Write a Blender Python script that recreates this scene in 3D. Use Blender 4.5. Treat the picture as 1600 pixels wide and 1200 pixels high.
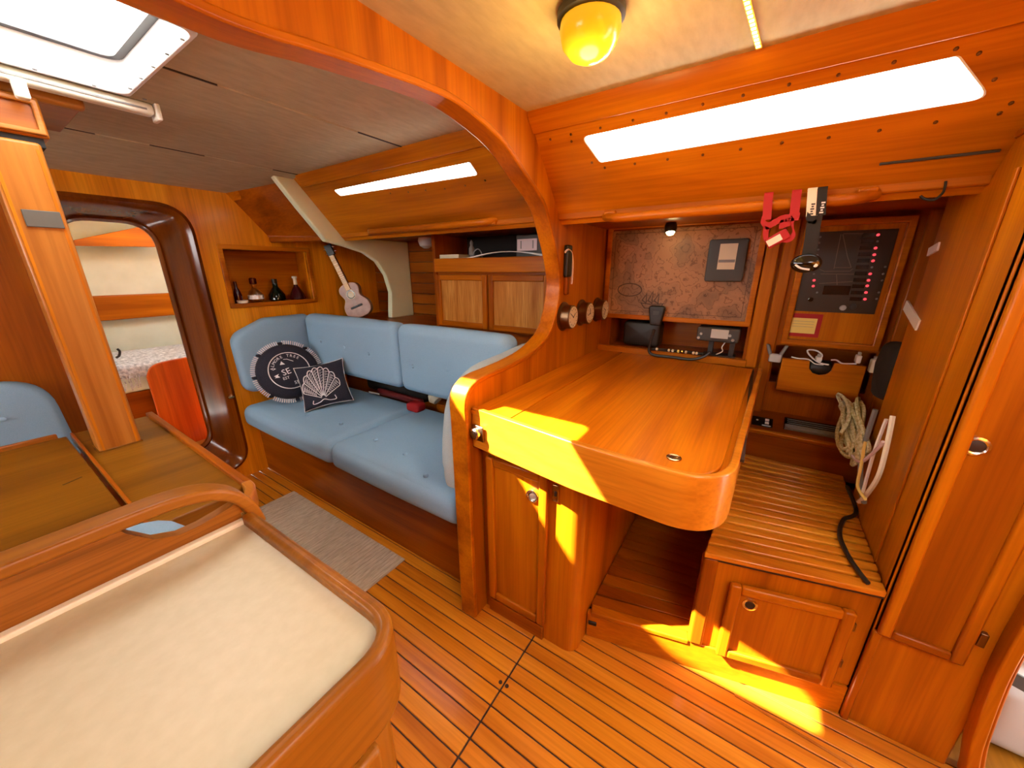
import bpy, bmesh, math, random
from mathutils import Vector, Matrix
random.seed(7)
for o in list(bpy.data.objects): bpy.data.objects.remove(o)
SC = bpy.context.scene
COL = SC.collection
V = Vector
# ------------------------------------------------------------------ camera
ROT = ((0.55186235, -0.2524151, 0.79481732), (-0.83392703, -0.16281289, 0.52731173), (-0.00369494, -0.95382314, -0.30034608))
CAM = V((0, 0, 1.3)); FPX = 569.0
cd = bpy.data.cameras.new('camera'); cam = bpy.data.objects.new('camera', cd); COL.objects.link(cam)
cd.sensor_width = 36; cd.lens = FPX / 1600 * 36; cd.clip_start = 0.01; cd.clip_end = 100
R3 = Matrix(ROT)
cam.matrix_world = Matrix.Translation(CAM) @ Matrix((R3.col[0], -R3.col[1], -R3.col[2])).transposed().to_4x4()
SC.camera = cam
# ------------------------------------------------------------------ world, sun, exposure
w = bpy.data.worlds.new('sky'); SC.world = w; w.use_nodes = True
w.node_tree.nodes['Background'].inputs[0].default_value = (1.0, 0.99, 0.97, 1)
w.node_tree.nodes['Background'].inputs[1].default_value = 10.0
sl = bpy.data.lights.new('sun', 'SUN'); sl.energy = 55; sl.angle = math.radians(0.8); sl.color = (1, 0.93, 0.80)
so = bpy.data.objects.new('sun', sl); COL.objects.link(so)
so.rotation_euler = V((0.55, -0.805, -1)).to_track_quat('-Z', 'Y').to_euler(); so.location = (-1, 3, 4)
SC.view_settings.view_transform = 'Standard'; SC.view_settings.look = 'None'
SC.view_settings.gamma = 1; SC.view_settings.use_curve_mapping = False
SC.view_settings.exposure = 0.88

# ------------------------------------------------------------------ helpers
def P(px, py, **k):
    """direction of a photo pixel met with the plane x=, y= or z="""
    r = R3 @ V((px - 800, py - 600, FPX))
    (a, v), = k.items(); i = 'xyz'.index(a)
    return CAM + r * ((v - CAM[i]) / r[i])
WL = {}
def props(o, label=None, cat=None, group=None, kind=None):
    if label: o['label'] = label
    if cat: o['category'] = cat
    if group: o['group'] = group
    if kind: o['kind'] = kind
    return o
def thing(name, label, cat, loc=(0, 0, 0), group=None, rot=None, kind=None):
    o = bpy.data.objects.new(name, None); COL.objects.link(o); o.empty_display_size = 0.05
    o.location = loc
    if rot: o.rotation_euler = rot
    WL[o] = V(loc)
    return props(o, label, cat, group, kind)
def offs(path, d, closed=False):
    n = len(path); out = []
    for i, p in enumerate(path):
        a = path[i - 1] if (i > 0 or closed) else p
        b = path[(i + 1) % n] if (i < n - 1 or closed) else p
        t1 = V((p[0] - a[0], p[1] - a[1])); t2 = V((b[0] - p[0], b[1] - p[1]))
        if t1.length < 1e-9: t1 = t2
        if t2.length < 1e-9: t2 = t1
        t1.normalize(); t2.normalize(); n1 = V((t1.y, -t1.x)); n2 = V((t2.y, -t2.x))
        m = n1 + n2; m = m.normalized() if m.length > 1e-6 else n1
        c = max(0.45, m.dot(n1)); out.append((p[0] + m.x * d / c, p[1] + m.y * d / c))
    return out
def catmull(pts, n=6, closed=False):
    pts = [V(p) for p in pts]; out = []; L = len(pts)
    for i in range(L if closed else L - 1):
        g = lambda k: pts[k % L] if closed else pts[min(max(k, 0), L - 1)]
        p0, p1, p2, p3 = g(i - 1), g(i), g(i + 1), g(i + 2)
        for j in range(n):
            t = j / n
            out.append(0.5 * (2 * p1 + (p2 - p0) * t + (2 * p0 - 5 * p1 + 4 * p2 - p3) * t * t + (3 * p1 - p0 - 3 * p2 + p3) * t ** 3))
    if not closed: out.append(pts[-1])
    return out
def roundpoly(pts, rad, n=6):
    out = []; L = len(pts)
    if not isinstance(rad, (list, tuple)): rad = [rad] * L
    for i, p in enumerate(pts):
        p = V(p[:2]); a = V(pts[i - 1][:2]) - p; b = V(pts[(i + 1) % L][:2]) - p; r = rad[i]
        if r <= 0: out.append((p.x, p.y)); continue
        ang = a.angle(b); d = min(r / math.tan(ang / 2), a.length * .49, b.length * .49); a.normalize(); b.normalize()
        p1 = p + a * d; p2 = p + b * d
        for k in range(n + 1):
            t = k / n; q = p1 * (1 - t) ** 2 + p * 2 * t * (1 - t) + p2 * t * t
            out.append((q.x, q.y))
    return out
def rrect(x0, x1, y0, y1, r, n=5): return roundpoly([(x0, y0), (x1, y0), (x1, y1), (x0, y1)], r, n)
def to3(axis, u, v, a): return {'x': (a, u, v), 'y': (u, a, v), 'z': (u, v, a)}[axis]
class MB:
    def __init__(s): s.v = []; s.f = []
    def add(s, vs, fs):
        b = len(s.v); s.v += [V(p) for p in vs]; s.f += [tuple(i + b for i in f) for f in fs]; return s
    def box(s, x0, x1, y0, y1, z0, z1):
        return s.add([(x, y, z) for x in (x0, x1) for y in (y0, y1) for z in (z0, z1)],
                     [(0, 1, 3, 2), (4, 6, 7, 5), (0, 4, 5, 1), (2, 3, 7, 6), (0, 2, 6, 4), (1, 5, 7, 3)])
    def obox(s, o, u, v, n, u0, u1, v0, v1, n0, n1):
        o, u, v, n = V(o), V(u), V(v), V(n)
        return s.add([o + u * a + v * b + n * c for a in (u0, u1) for b in (v0, v1) for c in (n0, n1)],
                     [(0, 1, 3, 2), (4, 6, 7, 5), (0, 4, 5, 1), (2, 3, 7, 6), (0, 2, 6, 4), (1, 5, 7, 3)])
    def prism(s, pts, axis, a0, a1):
        n = len(pts)
        return s.add([to3(axis, p[0], p[1], a0) for p in pts] + [to3(axis, p[0], p[1], a1) for p in pts],
                     [tuple(range(n))[::-1], tuple(range(n, 2 * n))] + [(i, (i + 1) % n, n + (i + 1) % n, n + i) for i in range(n)])
    def strip(s, path, axis, a0, a1, t0, t1, closed=False):
        A = offs(path, t0, closed); B = offs(path, t1, closed); n = len(path); vs = []
        for i in range(n):
            vs += [to3(axis, *A[i], a0), to3(axis, *B[i], a0), to3(axis, *B[i], a1), to3(axis, *A[i], a1)]
        fs = []
        for i in range(n if closed else n - 1):
            j = (i + 1) % n
            for k in range(4): fs.append((4 * i + k, 4 * i + (k + 1) % 4, 4 * j + (k + 1) % 4, 4 * j + k))
        if not closed: fs += [(0, 1, 2, 3), (4 * n - 1, 4 * n - 2, 4 * n - 3, 4 * n - 4)]
        return s.add(vs, fs)
    def tube(s, path, r, n=8, closed=False, flat=1.0):
        path = [V(p) for p in path]; L = len(path); vs = []; up = None
        rr = r if isinstance(r, (list, tuple)) else [r] * L
        for i, p in enumerate(path):
            t = (path[(i + 1) % L] if (i < L - 1 or closed) else p) - (path[i - 1] if (i > 0 or closed) else p)
            t.normalize()
            if up is None: up = t.orthogonal().normalized()
            up = (up - t * up.dot(t)); up = up.normalized() if up.length > 1e-6 else t.orthogonal().normalized()
            sd = t.cross(up)
            for k in range(n):
                a = 2 * math.pi * k / n; vs.append(p + (up * math.cos(a) + sd * math.sin(a) * flat) * rr[i])
        fs = []
        for i in range(L if closed else L - 1):
            j = (i + 1) % L
            for k in range(n): fs.append((i * n + k, i * n + (k + 1) % n, j * n + (k + 1) % n, j * n + k))
        if not closed: fs += [tuple(range(n))[::-1], tuple(range((L - 1) * n, L * n))]
        return s.add(vs, fs)
    def lathe(s, prof, c, ax=(0, 0, 1), n=16):
        ax = V(ax).normalized(); u = ax.orthogonal().normalized(); q = ax.cross(u); c = V(c); vs = []; fs = []
        for r, h in prof:
            for k in range(n):
                a = 2 * math.pi * k / n; vs.append(c + ax * h + (u * math.cos(a) + q * math.sin(a)) * max(r, 1e-5))
        for i in range(len(prof) - 1):
            for k in range(n): fs.append((i * n + k, i * n + (k + 1) % n, (i + 1) * n + (k + 1) % n, (i + 1) * n + k))
        if prof[0][0] > 1e-4: fs.append(tuple(range(n))[::-1])
        if prof[-1][0] > 1e-4: fs.append(tuple(range((len(prof) - 1) * n, len(prof) * n)))
        return s.add(vs, fs)
    def plate(s, outer, holes, fn, t):
        """flat sheet with holes: fn(u, v, w) -> point, w from 0 to t"""
        bm = bmesh.new(); es = []; loops = [outer] + list(holes); allp = []; idx = []
        for lp in loops:
            vv = [bm.verts.new((p[0], p[1], 0)) for p in lp]
            idx.append(list(range(len(allp), len(allp) + len(lp)))); allp += [tuple(p[:2]) for p in lp]
            es += [bm.edges.new((vv[i], vv[(i + 1) % len(vv)])) for i in range(len(vv))]
        bm.verts.index_update()
        bmesh.ops.triangle_fill(bm, use_beauty=True, edges=es)
        bm.verts.index_update(); tri = [[v.index for v in f.verts] for f in bm.faces]; bm.free()
        n = len(allp)
        vs = [fn(u, v, 0) for u, v in allp] + [fn(u, v, t) for u, v in allp]
        fs = [tuple(f) for f in tri] + [tuple(i + n for i in f[::-1]) for f in tri]
        for lp in idx:
            for i in range(len(lp)):
                a, b = lp[i], lp[(i + 1) % len(lp)]; fs.append((a, b, b + n, a + n))
        return s.add(vs, fs)
    def slab(s, outline, t, r, fn, puff=0.0, rings=5, k=4):
        """soft-edged slab: outline in u,v, thickness t along w, edge radius r, crown puff on the w=t side"""
        n = len(outline); area = sum(outline[i][0] * outline[(i + 1) % n][1] - outline[(i + 1) % n][0] * outline[i][1] for i in range(n))
        sg = -1 if area > 0 else 1
        cx = sum(p[0] for p in outline) / n; cy = sum(p[1] for p in outline) / n; R = []
        ins = lambda d: offs(outline, sg * d, True)
        R.append(([(cx + (p[0] - cx) * .5, cy + (p[1] - cy) * .5) for p in outline], 0))
        for j in range(k + 1):
            a = math.pi / 2 * j / k; R.append((ins(r * (1 - math.sin(a))), r * (1 - math.cos(a))))
        for j in range(k + 1):
            a = math.pi / 2 * j / k; R.append((ins(r * (1 - math.cos(a))), t - r + r * math.sin(a)))
        base = ins(r)
        for j in range(1, rings):
            q = 1 - j / rings; R.append(([(cx + (p[0] - cx) * q, cy + (p[1] - cy) * q) for p in base], t + puff * (1 - q * q)))
        vs = []; fs = []
        for pts, h in R: vs += [fn(p[0], p[1], h) for p in pts]
        for i in range(len(R) - 1):
            for m in range(n): fs.append((i * n + m, i * n + (m + 1) % n, (i + 1) * n + (m + 1) % n, (i + 1) * n + m))
        fs.append(tuple(range(n))[::-1]); b = len(vs); vs.append(fn(cx, cy, t + puff))
        for m in range(n): fs.append(((len(R) - 1) * n + m, (len(R) - 1) * n + (m + 1) % n, b))
        return s.add(vs, fs)
    def cushion(s, x0, x1, y0, y1, z0, z1, r, puff=(0, 0, 0), dimples=(), n=14):
        c = V(((x0 + x1) / 2, (y0 + y1) / 2, (z0 + z1) / 2)); h = V(((x1 - x0) / 2, (y1 - y0) / 2, (z1 - z0) / 2))
        def samp(L):
            e = [L - r + r * q for q in (0, .25, .5, .75, 1)]; m = [(-1 + 2 * i / n) * (L - r) for i in range(n + 1)]
            return sorted(set(round(q, 5) for q in [-q for q in e] + m + e))
        S = [samp(h[i]) for i in range(3)]
        for ax in range(3):
            u, v = (ax + 1) % 3, (ax + 2) % 3
            for sg in (-1, 1):
                vs = []; nu, nv = len(S[u]), len(S[v])
                for a in S[u]:
                    for b in S[v]:
                        p = V((0, 0, 0)); p[ax] = sg * h[ax]; p[u] = a; p[v] = b
                        q = V([max(-(h[i] - r), min(h[i] - r, p[i])) for i in range(3)]); d = p - q
                        p = q + d.normalized() * r
                        f = max(0, 1 - (a / h[u]) ** 2) * max(0, 1 - (b / h[v]) ** 2); p[ax] += sg * puff[ax] * f
                        wp = c + p
                        for (dp, rad, dep) in dimples:
                            dd = (wp - V(dp)).length
                            if dd < rad * 3: wp = wp - V([sg * dep * math.exp(-(dd / rad) ** 2) if i == ax else 0 for i in range(3)])
                        vs.append(wp)
                fs = [(i * nv + j, (i + 1) * nv + j, (i + 1) * nv + j + 1, i * nv + j + 1) for i in range(nu - 1) for j in range(nv - 1)]
                s.add(vs, fs if sg > 0 else [f[::-1] for f in fs])
        return s
    def build(s, name, mat, parent=None, bevel=0.0, smooth=40, local=False, seg=2, weld=True, **tags):
        o0 = V((0, 0, 0)) if local or parent is None else WL.get(parent, V((0, 0, 0)))
        org = V((0, 0, 0))
        if parent is None and not local:
            mn = [min(p[i] for p in s.v) for i in range(3)]; mx = [max(p[i] for p in s.v) for i in range(3)]
            org = V(((mn[0] + mx[0]) / 2, (mn[1] + mx[1]) / 2, mn[2])); o0 = org
        me = bpy.data.meshes.new(name); me.from_pydata([tuple(p - o0) for p in s.v], [], s.f)
        bm = bmesh.new(); bm.from_mesh(me)
        if weld: bmesh.ops.remove_doubles(bm, verts=bm.verts, dist=1e-5)
        bmesh.ops.recalc_face_normals(bm, faces=bm.faces); bm.to_mesh(me); bm.free()
        if smooth:
            me.shade_smooth(); me.set_sharp_from_angle(angle=math.radians(smooth))
        me.materials.append(MAT[mat] if isinstance(mat, str) else mat)
        o = bpy.data.objects.new(name, me); COL.objects.link(o)
        if parent is not None: o.parent = parent; WL[o] = o0
        else: o.location = org; WL[o] = org
        if bevel:
            b = o.modifiers.new('bevel', 'BEVEL'); b.width = bevel; b.segments = seg; b.limit_method = 'ANGLE'; b.angle_limit = math.radians(50)
        return props(o, **{k: v for k, v in tags.items()})
def B(x0, x1, y0, y1, z0, z1): return MB().box(x0, x1, y0, y1, z0, z1)
def copyobj(o, parent=None, loc=None):
    c = o.copy(); COL.objects.link(c)
    if parent is not None: c.parent = parent
    if loc is not None: c.location = loc
    return c

# ------------------------------------------------------------------ materials
MAT = {}
def mat(name, col=(.8, .8, .8), rough=.5, metal=0, coat=0, emis=None, estr=0, alpha=None, spec=.5):
    m = bpy.data.materials.new(name); m.use_nodes = True; b = m.node_tree.nodes['Principled BSDF']
    b.inputs['Base Color'].default_value = (*col, 1); b.inputs['Roughness'].default_value = rough; b.inputs['Metallic'].default_value = metal
    b.inputs['Coat Weight'].default_value = coat; b.inputs['Coat Roughness'].default_value = .15; b.inputs['Specular IOR Level'].default_value = spec
    if emis: b.inputs['Emission Color'].default_value = (*emis, 1); b.inputs['Emission Strength'].default_value = estr
    MAT[name] = m; return m
def nodes(m): return m.node_tree.nodes, m.node_tree.links, m.node_tree.nodes['Principled BSDF']
def wood(name, axis, dark, mid, light, rough=.36, coat=.06, scale=1.0, bump=.05, streak=.25):
    m = mat(name, mid, rough, coat=coat, spec=.2); N, L, b = nodes(m)
    tc = N.new('ShaderNodeTexCoord'); oi = N.new('ShaderNodeObjectInfo')
    mul = N.new('ShaderNodeMath'); mul.operation = 'MULTIPLY'; mul.inputs[1].default_value = 9.0; L.new(oi.outputs['Random'], mul.inputs[0])
    ad = N.new('ShaderNodeVectorMath'); ad.operation = 'ADD'; L.new(tc.outputs['Object'], ad.inputs[0]); L.new(mul.outputs[0], ad.inputs[1])
    def nz(long, cross, det, dist):
        mp = N.new('ShaderNodeMapping'); sc = [cross * scale] * 3; sc['xyz'.index(axis)] = long * scale
        mp.inputs['Scale'].default_value = sc; L.new(ad.outputs[0], mp.inputs['Vector'])
        n = N.new('ShaderNodeTexNoise'); n.inputs['Scale'].default_value = 1; n.inputs['Detail'].default_value = det; n.inputs['Distortion'].default_value = dist
        L.new(mp.outputs[0], n.inputs['Vector']); return n
    big = nz(.9, 9, 3, .6); fine = nz(3.5, 130, 4, .2)
    cr = N.new('ShaderNodeValToRGB'); e = cr.color_ramp.elements
    e[0].position = .32; e[0].color = (*dark, 1); e[1].position = .72; e[1].color = (*light, 1)
    k = e.new(.5); k.color = (*mid, 1); L.new(big.outputs[0], cr.inputs[0])
    mx = N.new('ShaderNodeMix'); mx.data_type = 'RGBA'; mx.blend_type = 'MULTIPLY'; mx.inputs[0].default_value = streak
    fr = N.new('ShaderNodeValToRGB'); fr.color_ramp.elements[0].position = .36; fr.color_ramp.elements[0].color = (.38, .3, .25, 1); fr.color_ramp.elements[1].position = .6
    L.new(fine.outputs[0], fr.inputs[0]); L.new(cr.outputs[0], mx.inputs[6]); L.new(fr.outputs[0], mx.inputs[7]); L.new(mx.outputs[2], b.inputs['Base Color'])
    bp = N.new('ShaderNodeBump'); bp.inputs['Strength'].default_value = bump; bp.inputs['Distance'].default_value = .002
    L.new(fine.outputs[0], bp.inputs['Height']); L.new(bp.outputs[0], b.inputs['Normal'])
    return m
TK = ((.28, .064, .001), (.47, .130, .0016), (.58, .19, .003))
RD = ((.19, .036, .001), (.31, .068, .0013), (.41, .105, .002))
TB = ((.42, .095, .001), (.60, .16, .0016), (.70, .225, .003))
PL = ((.30, .088, .008), (.40, .135, .015), (.48, .19, .03))
FL = ((.46, .135, .006), (.62, .21, .011), (.72, .29, .020))
for ax in 'xyz':
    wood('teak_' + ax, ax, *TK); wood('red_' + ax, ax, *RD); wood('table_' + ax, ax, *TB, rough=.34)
    wood('dining_' + ax, ax, (.13, .044, .002), (.19, .067, .003), (.25, .095, .005)); wood('gold_' + ax, ax, (.34, .095, .0012), (.52, .155, .0018), (.62, .21, .003)); wood('galley_' + ax, ax, (.20, .066, .004), (.28, .098, .007), (.35, .13, .012)); wood('pale_' + ax, ax, *PL); wood('floor_' + ax, ax, *FL, rough=.3, coat=.3)  # golden teak holds the lamps' yellow light in its colour
wood('lit_teak_z', 'z', (.56, .175, .003), (.74, .26, .006), (.85, .35, .012)); wood('jamb', 'z', (.11, .022, .001), (.17, .036, .0015), (.23, .055, .003), rough=.22, coat=.5)  # first teak is paled: light on the forward bulkhead put into its colour
wood('burl', 'x', (.17, .055, .005), (.27, .092, .009), (.36, .13, .016), scale=2.6, streak=.4)
for ax in 'xyz': wood('satin_' + ax, ax, *TK, rough=.6, coat=0)
wood('cane', 'z', (.42, .15, .02), (.55, .23, .04), (.66, .32, .07), scale=2.5, streak=.55, bump=.25)
wood('redpanel', 'z', (.42, .05, .004), (.62, .09, .006), (.75, .14, .01))
mat('caulk', (.03, .012, .006), .6)
def noisy(name, c1, c2, sc, rough=.8, bump=.3, bdist=.002, detail=4, stretch=(1, 1, 1)):
    m = mat(name, c1, rough); N, L, b = nodes(m)
    tc = N.new('ShaderNodeTexCoord'); mp = N.new('ShaderNodeMapping'); mp.inputs['Scale'].default_value = stretch; L.new(tc.outputs['Object'], mp.inputs[0])
    n = N.new('ShaderNodeTexNoise'); n.inputs['Scale'].default_value = sc; n.inputs['Detail'].default_value = detail; L.new(mp.outputs[0], n.inputs['Vector'])
    cr = N.new('ShaderNodeValToRGB'); cr.color_ramp.elements[0].position = .35; cr.color_ramp.elements[0].color = (*c1, 1)
    cr.color_ramp.elements[1].position = .68; cr.color_ramp.elements[1].color = (*c2, 1); L.new(n.outputs[0], cr.inputs[0]); L.new(cr.outputs[0], b.inputs['Base Color'])
    if bump:
        bp = N.new('ShaderNodeBump'); bp.inputs['Strength'].default_value = bump; bp.inputs['Distance'].default_value = bdist; L.new(n.outputs[0], bp.inputs['Height']); L.new(bp.outputs[0], b.inputs['Normal'])
    return m
noisy('vinyl', (.47, .385, .225), (.56, .465, .28), 14, .75, .25, .003, stretch=(1, 3, 1))
noisy('fabric', (.225, .385, .53), (.26, .42, .57), 350, .9, .35, .001)
noisy('fabric_lit', (.30, .36, .37), (.34, .40, .41), 350, .9, .35, .001)  # settee cloth with the light on the near end cushion coloured in
noisy('laminate', (.49, .43, .275), (.53, .47, .31), 60, .45, .03, .001)
noisy('navy', (.010, .011, .022), (.018, .019, .034), 200, .9, .3, .001)
noisy('rug', (.40, .325, .23), (.62, .52, .385), 90, .95, .6, .003, stretch=(.25, 3, 1))
noisy('blanket', (.35, .36, .38), (.8, .8, .8), 60, .95, 1, .01)
noisy('cream', (.58, .63, .53), (.66, .71, .61), 8, .8, .05)
noisy('knee', (.74, .84, .58), (.78, .88, .64), 6, .35, .03)
noisy('rope', (.45, .42, .18), (.75, .72, .48), 120, .8, .5, .002)
noisy('ukulele', (.42, .27, .22), (.52, .35, .29), 30, .4, .05)
mat('white', (.80, .80, .77), .4); mat('offwhite', (.84, .84, .72), .5); mat('print_white', (.75, .73, .74), .8)
mat('black', (.012, .011, .010), .45); mat('gloss_black', (.006, .006, .006), .12); mat('dark_grey', (.045, .045, .04), .5)
mat('grey', (.22, .22, .21), .45); mat('plaque', (.085, .08, .065), .5); mat('light_grey', (.45, .45, .43), .4); mat('rubber', (.10, .10, .10), .6)
mat('chrome', (.75, .72, .68), .18, 1); mat('brass', (.55, .38, .16), .25, 1); mat('bronze', (.22, .13, .07), .35, 1)
mat('red', (.38, .005, .007), .7); mat('ink', (.07, .032, .015), .6); mat('sticky', (.82, .62, .16), .7); mat('panel_black', (.035, .024, .015), .35)
mat('led_red', (.5, .02, .03), .4, emis=(1, .06, .08), estr=.8); mat('bezel_line', (.16, .11, .07), .4)
mat('screen', (.55, .56, .52), .2); mat('dial', (.78, .70, .48), .4); mat('label_pink', (.72, .60, .62), .6)
mat('page', (.72, .66, .50), .7); mat('blackfab', (.014, .012, .011), .85); mat('darkred', (.14, .008, .008), .5)
mat('bulb', (1, .9, .6), .4, emis=(1, .78, .32), estr=9); mat('ledstrip', (1, .8, .2), .4, emis=(1, .72, .06), estr=25)
mat('yellow_glass', (.75, .42, .02), .25, coat=.3, emis=(1, .55, .01), estr=.28)
mat('wine', (.05, .006, .01), .08); mat('green_glass', (.006, .012, .008), .06); mat('plastic_blue', (.10, .12, .16), .5)
def glass(name, tint=(1, 1, 1), gl=.06, rough=.02):
    m = bpy.data.materials.new(name); m.use_nodes = True; N = m.node_tree.nodes; L = m.node_tree.links; N.clear()
    o = N.new('ShaderNodeOutputMaterial'); mx = N.new('ShaderNodeMixShader'); t = N.new('ShaderNodeBsdfTransparent'); g = N.new('ShaderNodeBsdfGlossy')
    t.inputs[0].default_value = (*tint, 1); g.inputs['Roughness'].default_value = rough; mx.inputs[0].default_value = gl
    L.new(t.outputs[0], mx.inputs[1]); L.new(g.outputs[0], mx.inputs[2]); L.new(mx.outputs[0], o.inputs[0]); MAT[name] = m
glass('pane'); glass('bottle_glass', (.9, .85, .75), .2)
# printed old chart: contour lines of a noise field on brown paper
m = mat('chart', (.4, .25, .15), .6); N, L, b = nodes(m)
tc = N.new('ShaderNodeTexCoord'); n1 = N.new('ShaderNodeTexNoise'); n1.inputs['Scale'].default_value = 7; n1.inputs['Detail'].default_value = 7
L.new(tc.outputs['Object'], n1.inputs['Vector'])
mm = N.new('ShaderNodeMath'); mm.operation = 'MULTIPLY'; mm.inputs[1].default_value = 14; L.new(n1.outputs[0], mm.inputs[0])
fr = N.new('ShaderNodeMath'); fr.operation = 'FRACT'; L.new(mm.outputs[0], fr.inputs[0])
cr = N.new('ShaderNodeValToRGB'); e = cr.color_ramp.elements; e[0].position = 0; e[0].color = (.20, .12, .06, 1); e[1].position = .22; e[1].color = (1, 1, 1, 1); L.new(fr.outputs[0], cr.inputs[0])
c2 = N.new('ShaderNodeValToRGB'); e = c2.color_ramp.elements; e[0].position = .44; e[0].color = (.42, .20, .085, 1); e[1].position = .56; e[1].color = (.24, .125, .06, 1); L.new(n1.outputs[0], c2.inputs[0])
mx = N.new('ShaderNodeMix'); mx.data_type = 'RGBA'; mx.blend_type = 'MULTIPLY'; mx.inputs[0].default_value = .8
L.new(c2.outputs[0], mx.inputs[6]); L.new(cr.outputs[0], mx.inputs[7]); L.new(mx.outputs[2], b.inputs['Base Color'])

# flat lettering as thin mesh
def text_mesh(txt, size):
    cu = bpy.data.curves.new('lettering', 'FONT'); cu.body = txt; cu.size = size; cu.align_x = 'CENTER'; cu.align_y = 'CENTER'; cu.extrude = 0.0006; cu.resolution_u = 2
    o = bpy.data.objects.new('lettering', cu); COL.objects.link(o); bpy.context.view_layer.update()
    me = bpy.data.meshes.new_from_object(o.evaluated_get(bpy.context.evaluated_depsgraph_get()))
    vs = [v.co.copy() for v in me.vertices]; fs = [tuple(p.vertices) for p in me.polygons]
    bpy.data.objects.remove(o); bpy.data.curves.remove(cu); bpy.data.meshes.remove(me); return vs, fs
# panelled door: panel + stiles + rails, in a frame (o, u, v, n)
def panel_door(parent, o, u, v, n, W, H, st=.035, th=.02, ws='teak_z', wr='teak_y', wp='teak_z', name='door', bev=.006):
    d = MB().obox(o, u, v, n, st * .6, W - st * .6, st * .6, H - st * .6, 0, th * .45).build(name, wp, parent, bevel=.002)
    for a in (0, W - st): MB().obox(o, u, v, n, a, a + st, 0, H, 0, th).build('stile', ws, d, bevel=bev)
    for a in (0, H - st): MB().obox(o, u, v, n, st - .001, W - st + .001, a, a + st, 0, th * .98).build('rail', wr, d, bevel=bev)
    return d
def ring_pull(parent, c, n, r=.021, name='ring_pull', m='chrome'):
    o = MB().lathe([(r * .66, .0), (r * .66, .003), (r * .8, .0045), (r, .003), (r, -.002)], c, n, 20).build(name, m, parent, label='round flush ring pull')
    MB().lathe([(r * .68, 0), (r * .6, .0012), (0, .0012)], c, n, 16).build('cup', 'caulk', o); return o

# ================================================================== STRUCTURE
def struct(o, label): return props(o, label, kind='structure')
# ---- floor with separate planks
floor = struct(B(-1.7, 2.27, -1.2, 2.66, -.03, -.004).build('floor', 'caulk'), 'teak plank cabin floor with dark caulked seams')
edges = [.009 + .0505 * k for k in range(0, 25)]
pm = {}
for sec, (ya, yb) in enumerate(((.496, 2.655), (-1.2, .490))):
    for k in range(len(edges) - 1):
        if sec not in pm:
            q = B(edges[k] + .0022, edges[k + 1] - .0022, ya, yb, -.006, 0).build('plank', 'floor_y', floor, bevel=.0012, seg=1); pm[sec] = (q, edges[k])
        else:
            q = copyobj(pm[sec][0]); q.location = (edges[k] - pm[sec][1], 0, 0)
B(-1.6, .005, -1.2, 2.655, -.006, 0).build('plank_base', 'floor_y', floor)
for px, py in ((782, 1066), (792, 1072)):
    c = P(px, py, z=0); MB().lathe([(.0065, -.002), (.0065, .001), (0, .001)], c, n=12).build('plug', 'caulk', floor)
a = P(1148, 1086, z=0); b_ = P(1335, 1199, z=0)
thr = MB().add([], [])
d = (b_ - a).normalized(); s_ = V((-d.y, d.x, 0))
MB().obox(a, d, s_, (0, 0, 1), 0, .6, -.004, .004, -.001, .003).build('inlay_strip', 'pale_x', floor, bevel=.001)

# ---- ceiling: headliner panels, with the hatch cut out
CZ = 1.785
ceil = struct(B(-1.7, 1.3, -1.0, 2.7, CZ + .035, CZ + .04).build('ceiling', 'vinyl'), 'beige vinyl headliner in panels with narrow seams')
bpy.data.objects.remove(ceil)
HX0, HX1, HY0, HY1 = .03, .43, 1.075, 1.60
mb = MB(); mb.plate([(-1.7, -1.0), (1.2, -1.0), (1.2, .75), (-1.7, .75)], [[(-.45, -.93), (.32, -.93), (.32, -.43), (-.45, -.43)]], lambda u, v, w_: (u, v, CZ + w_), .03)  # companionway roof opening, unseen, added and sized to let daylight in
ceil = struct(mb.build('ceiling', 'vinyl'), 'beige vinyl headliner in panels with narrow dark seams')
mb = MB(); mb.plate([(-1.7, .74), (1.2, .74), (1.2, 1.322), (HX1, 1.322), (HX1, HY0), (HX0, HY0), (HX0, 1.322), (-1.7, 1.322)], [], lambda u, v, w_: (u, v, CZ + w_ - .003), .033)
mb.build('headliner_panel', 'vinyl', ceil, bevel=.004)
mb = MB(); mb.plate([(-1.7, 1.330), (HX0, 1.330), (HX0, HY1), (HX1, HY1), (HX1, 1.330), (1.2, 1.330), (1.2, 2.136), (-1.7, 2.136)], [], lambda u, v, w_: (u, v, CZ + w_ - .003), .033)
mb.build('headliner_panel', 'vinyl', ceil, bevel=.004)
fz = lambda v: CZ - .003 - max(0, (v - 2.14)) * .12
mb = MB(); mb.plate([(-1.7, 2.144), (1.2, 2.144), (1.2, 2.24), (1.04, 2.66), (-1.7, 2.66)], [], lambda u, v, w_: (u, v, fz(v) + w_), .033)
mb.build('headliner_panel', 'vinyl', ceil, bevel=.004)
for y in (1.326, 2.140):
    B(-1.7, HX0 if y < 1.6 else 1.19, y - .0035, y + .0035, CZ - .0048, CZ + .001).build('seam_strip', 'caulk', ceil)
B(HX1 + .004, 1.19, 1.3225, 1.3295, CZ - .0048, CZ + .001).build('seam_strip', 'caulk', ceil)
for x0, x1, y in ((.55, .98, 1.326), (.45, .60, 2.14), (.78, 1.06, 2.14)):
    B(x0, x1, y - .0055, y - .0008, CZ - .007, CZ - .001).build('zip_cover', 'vinyl', ceil, bevel=.002)

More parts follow.
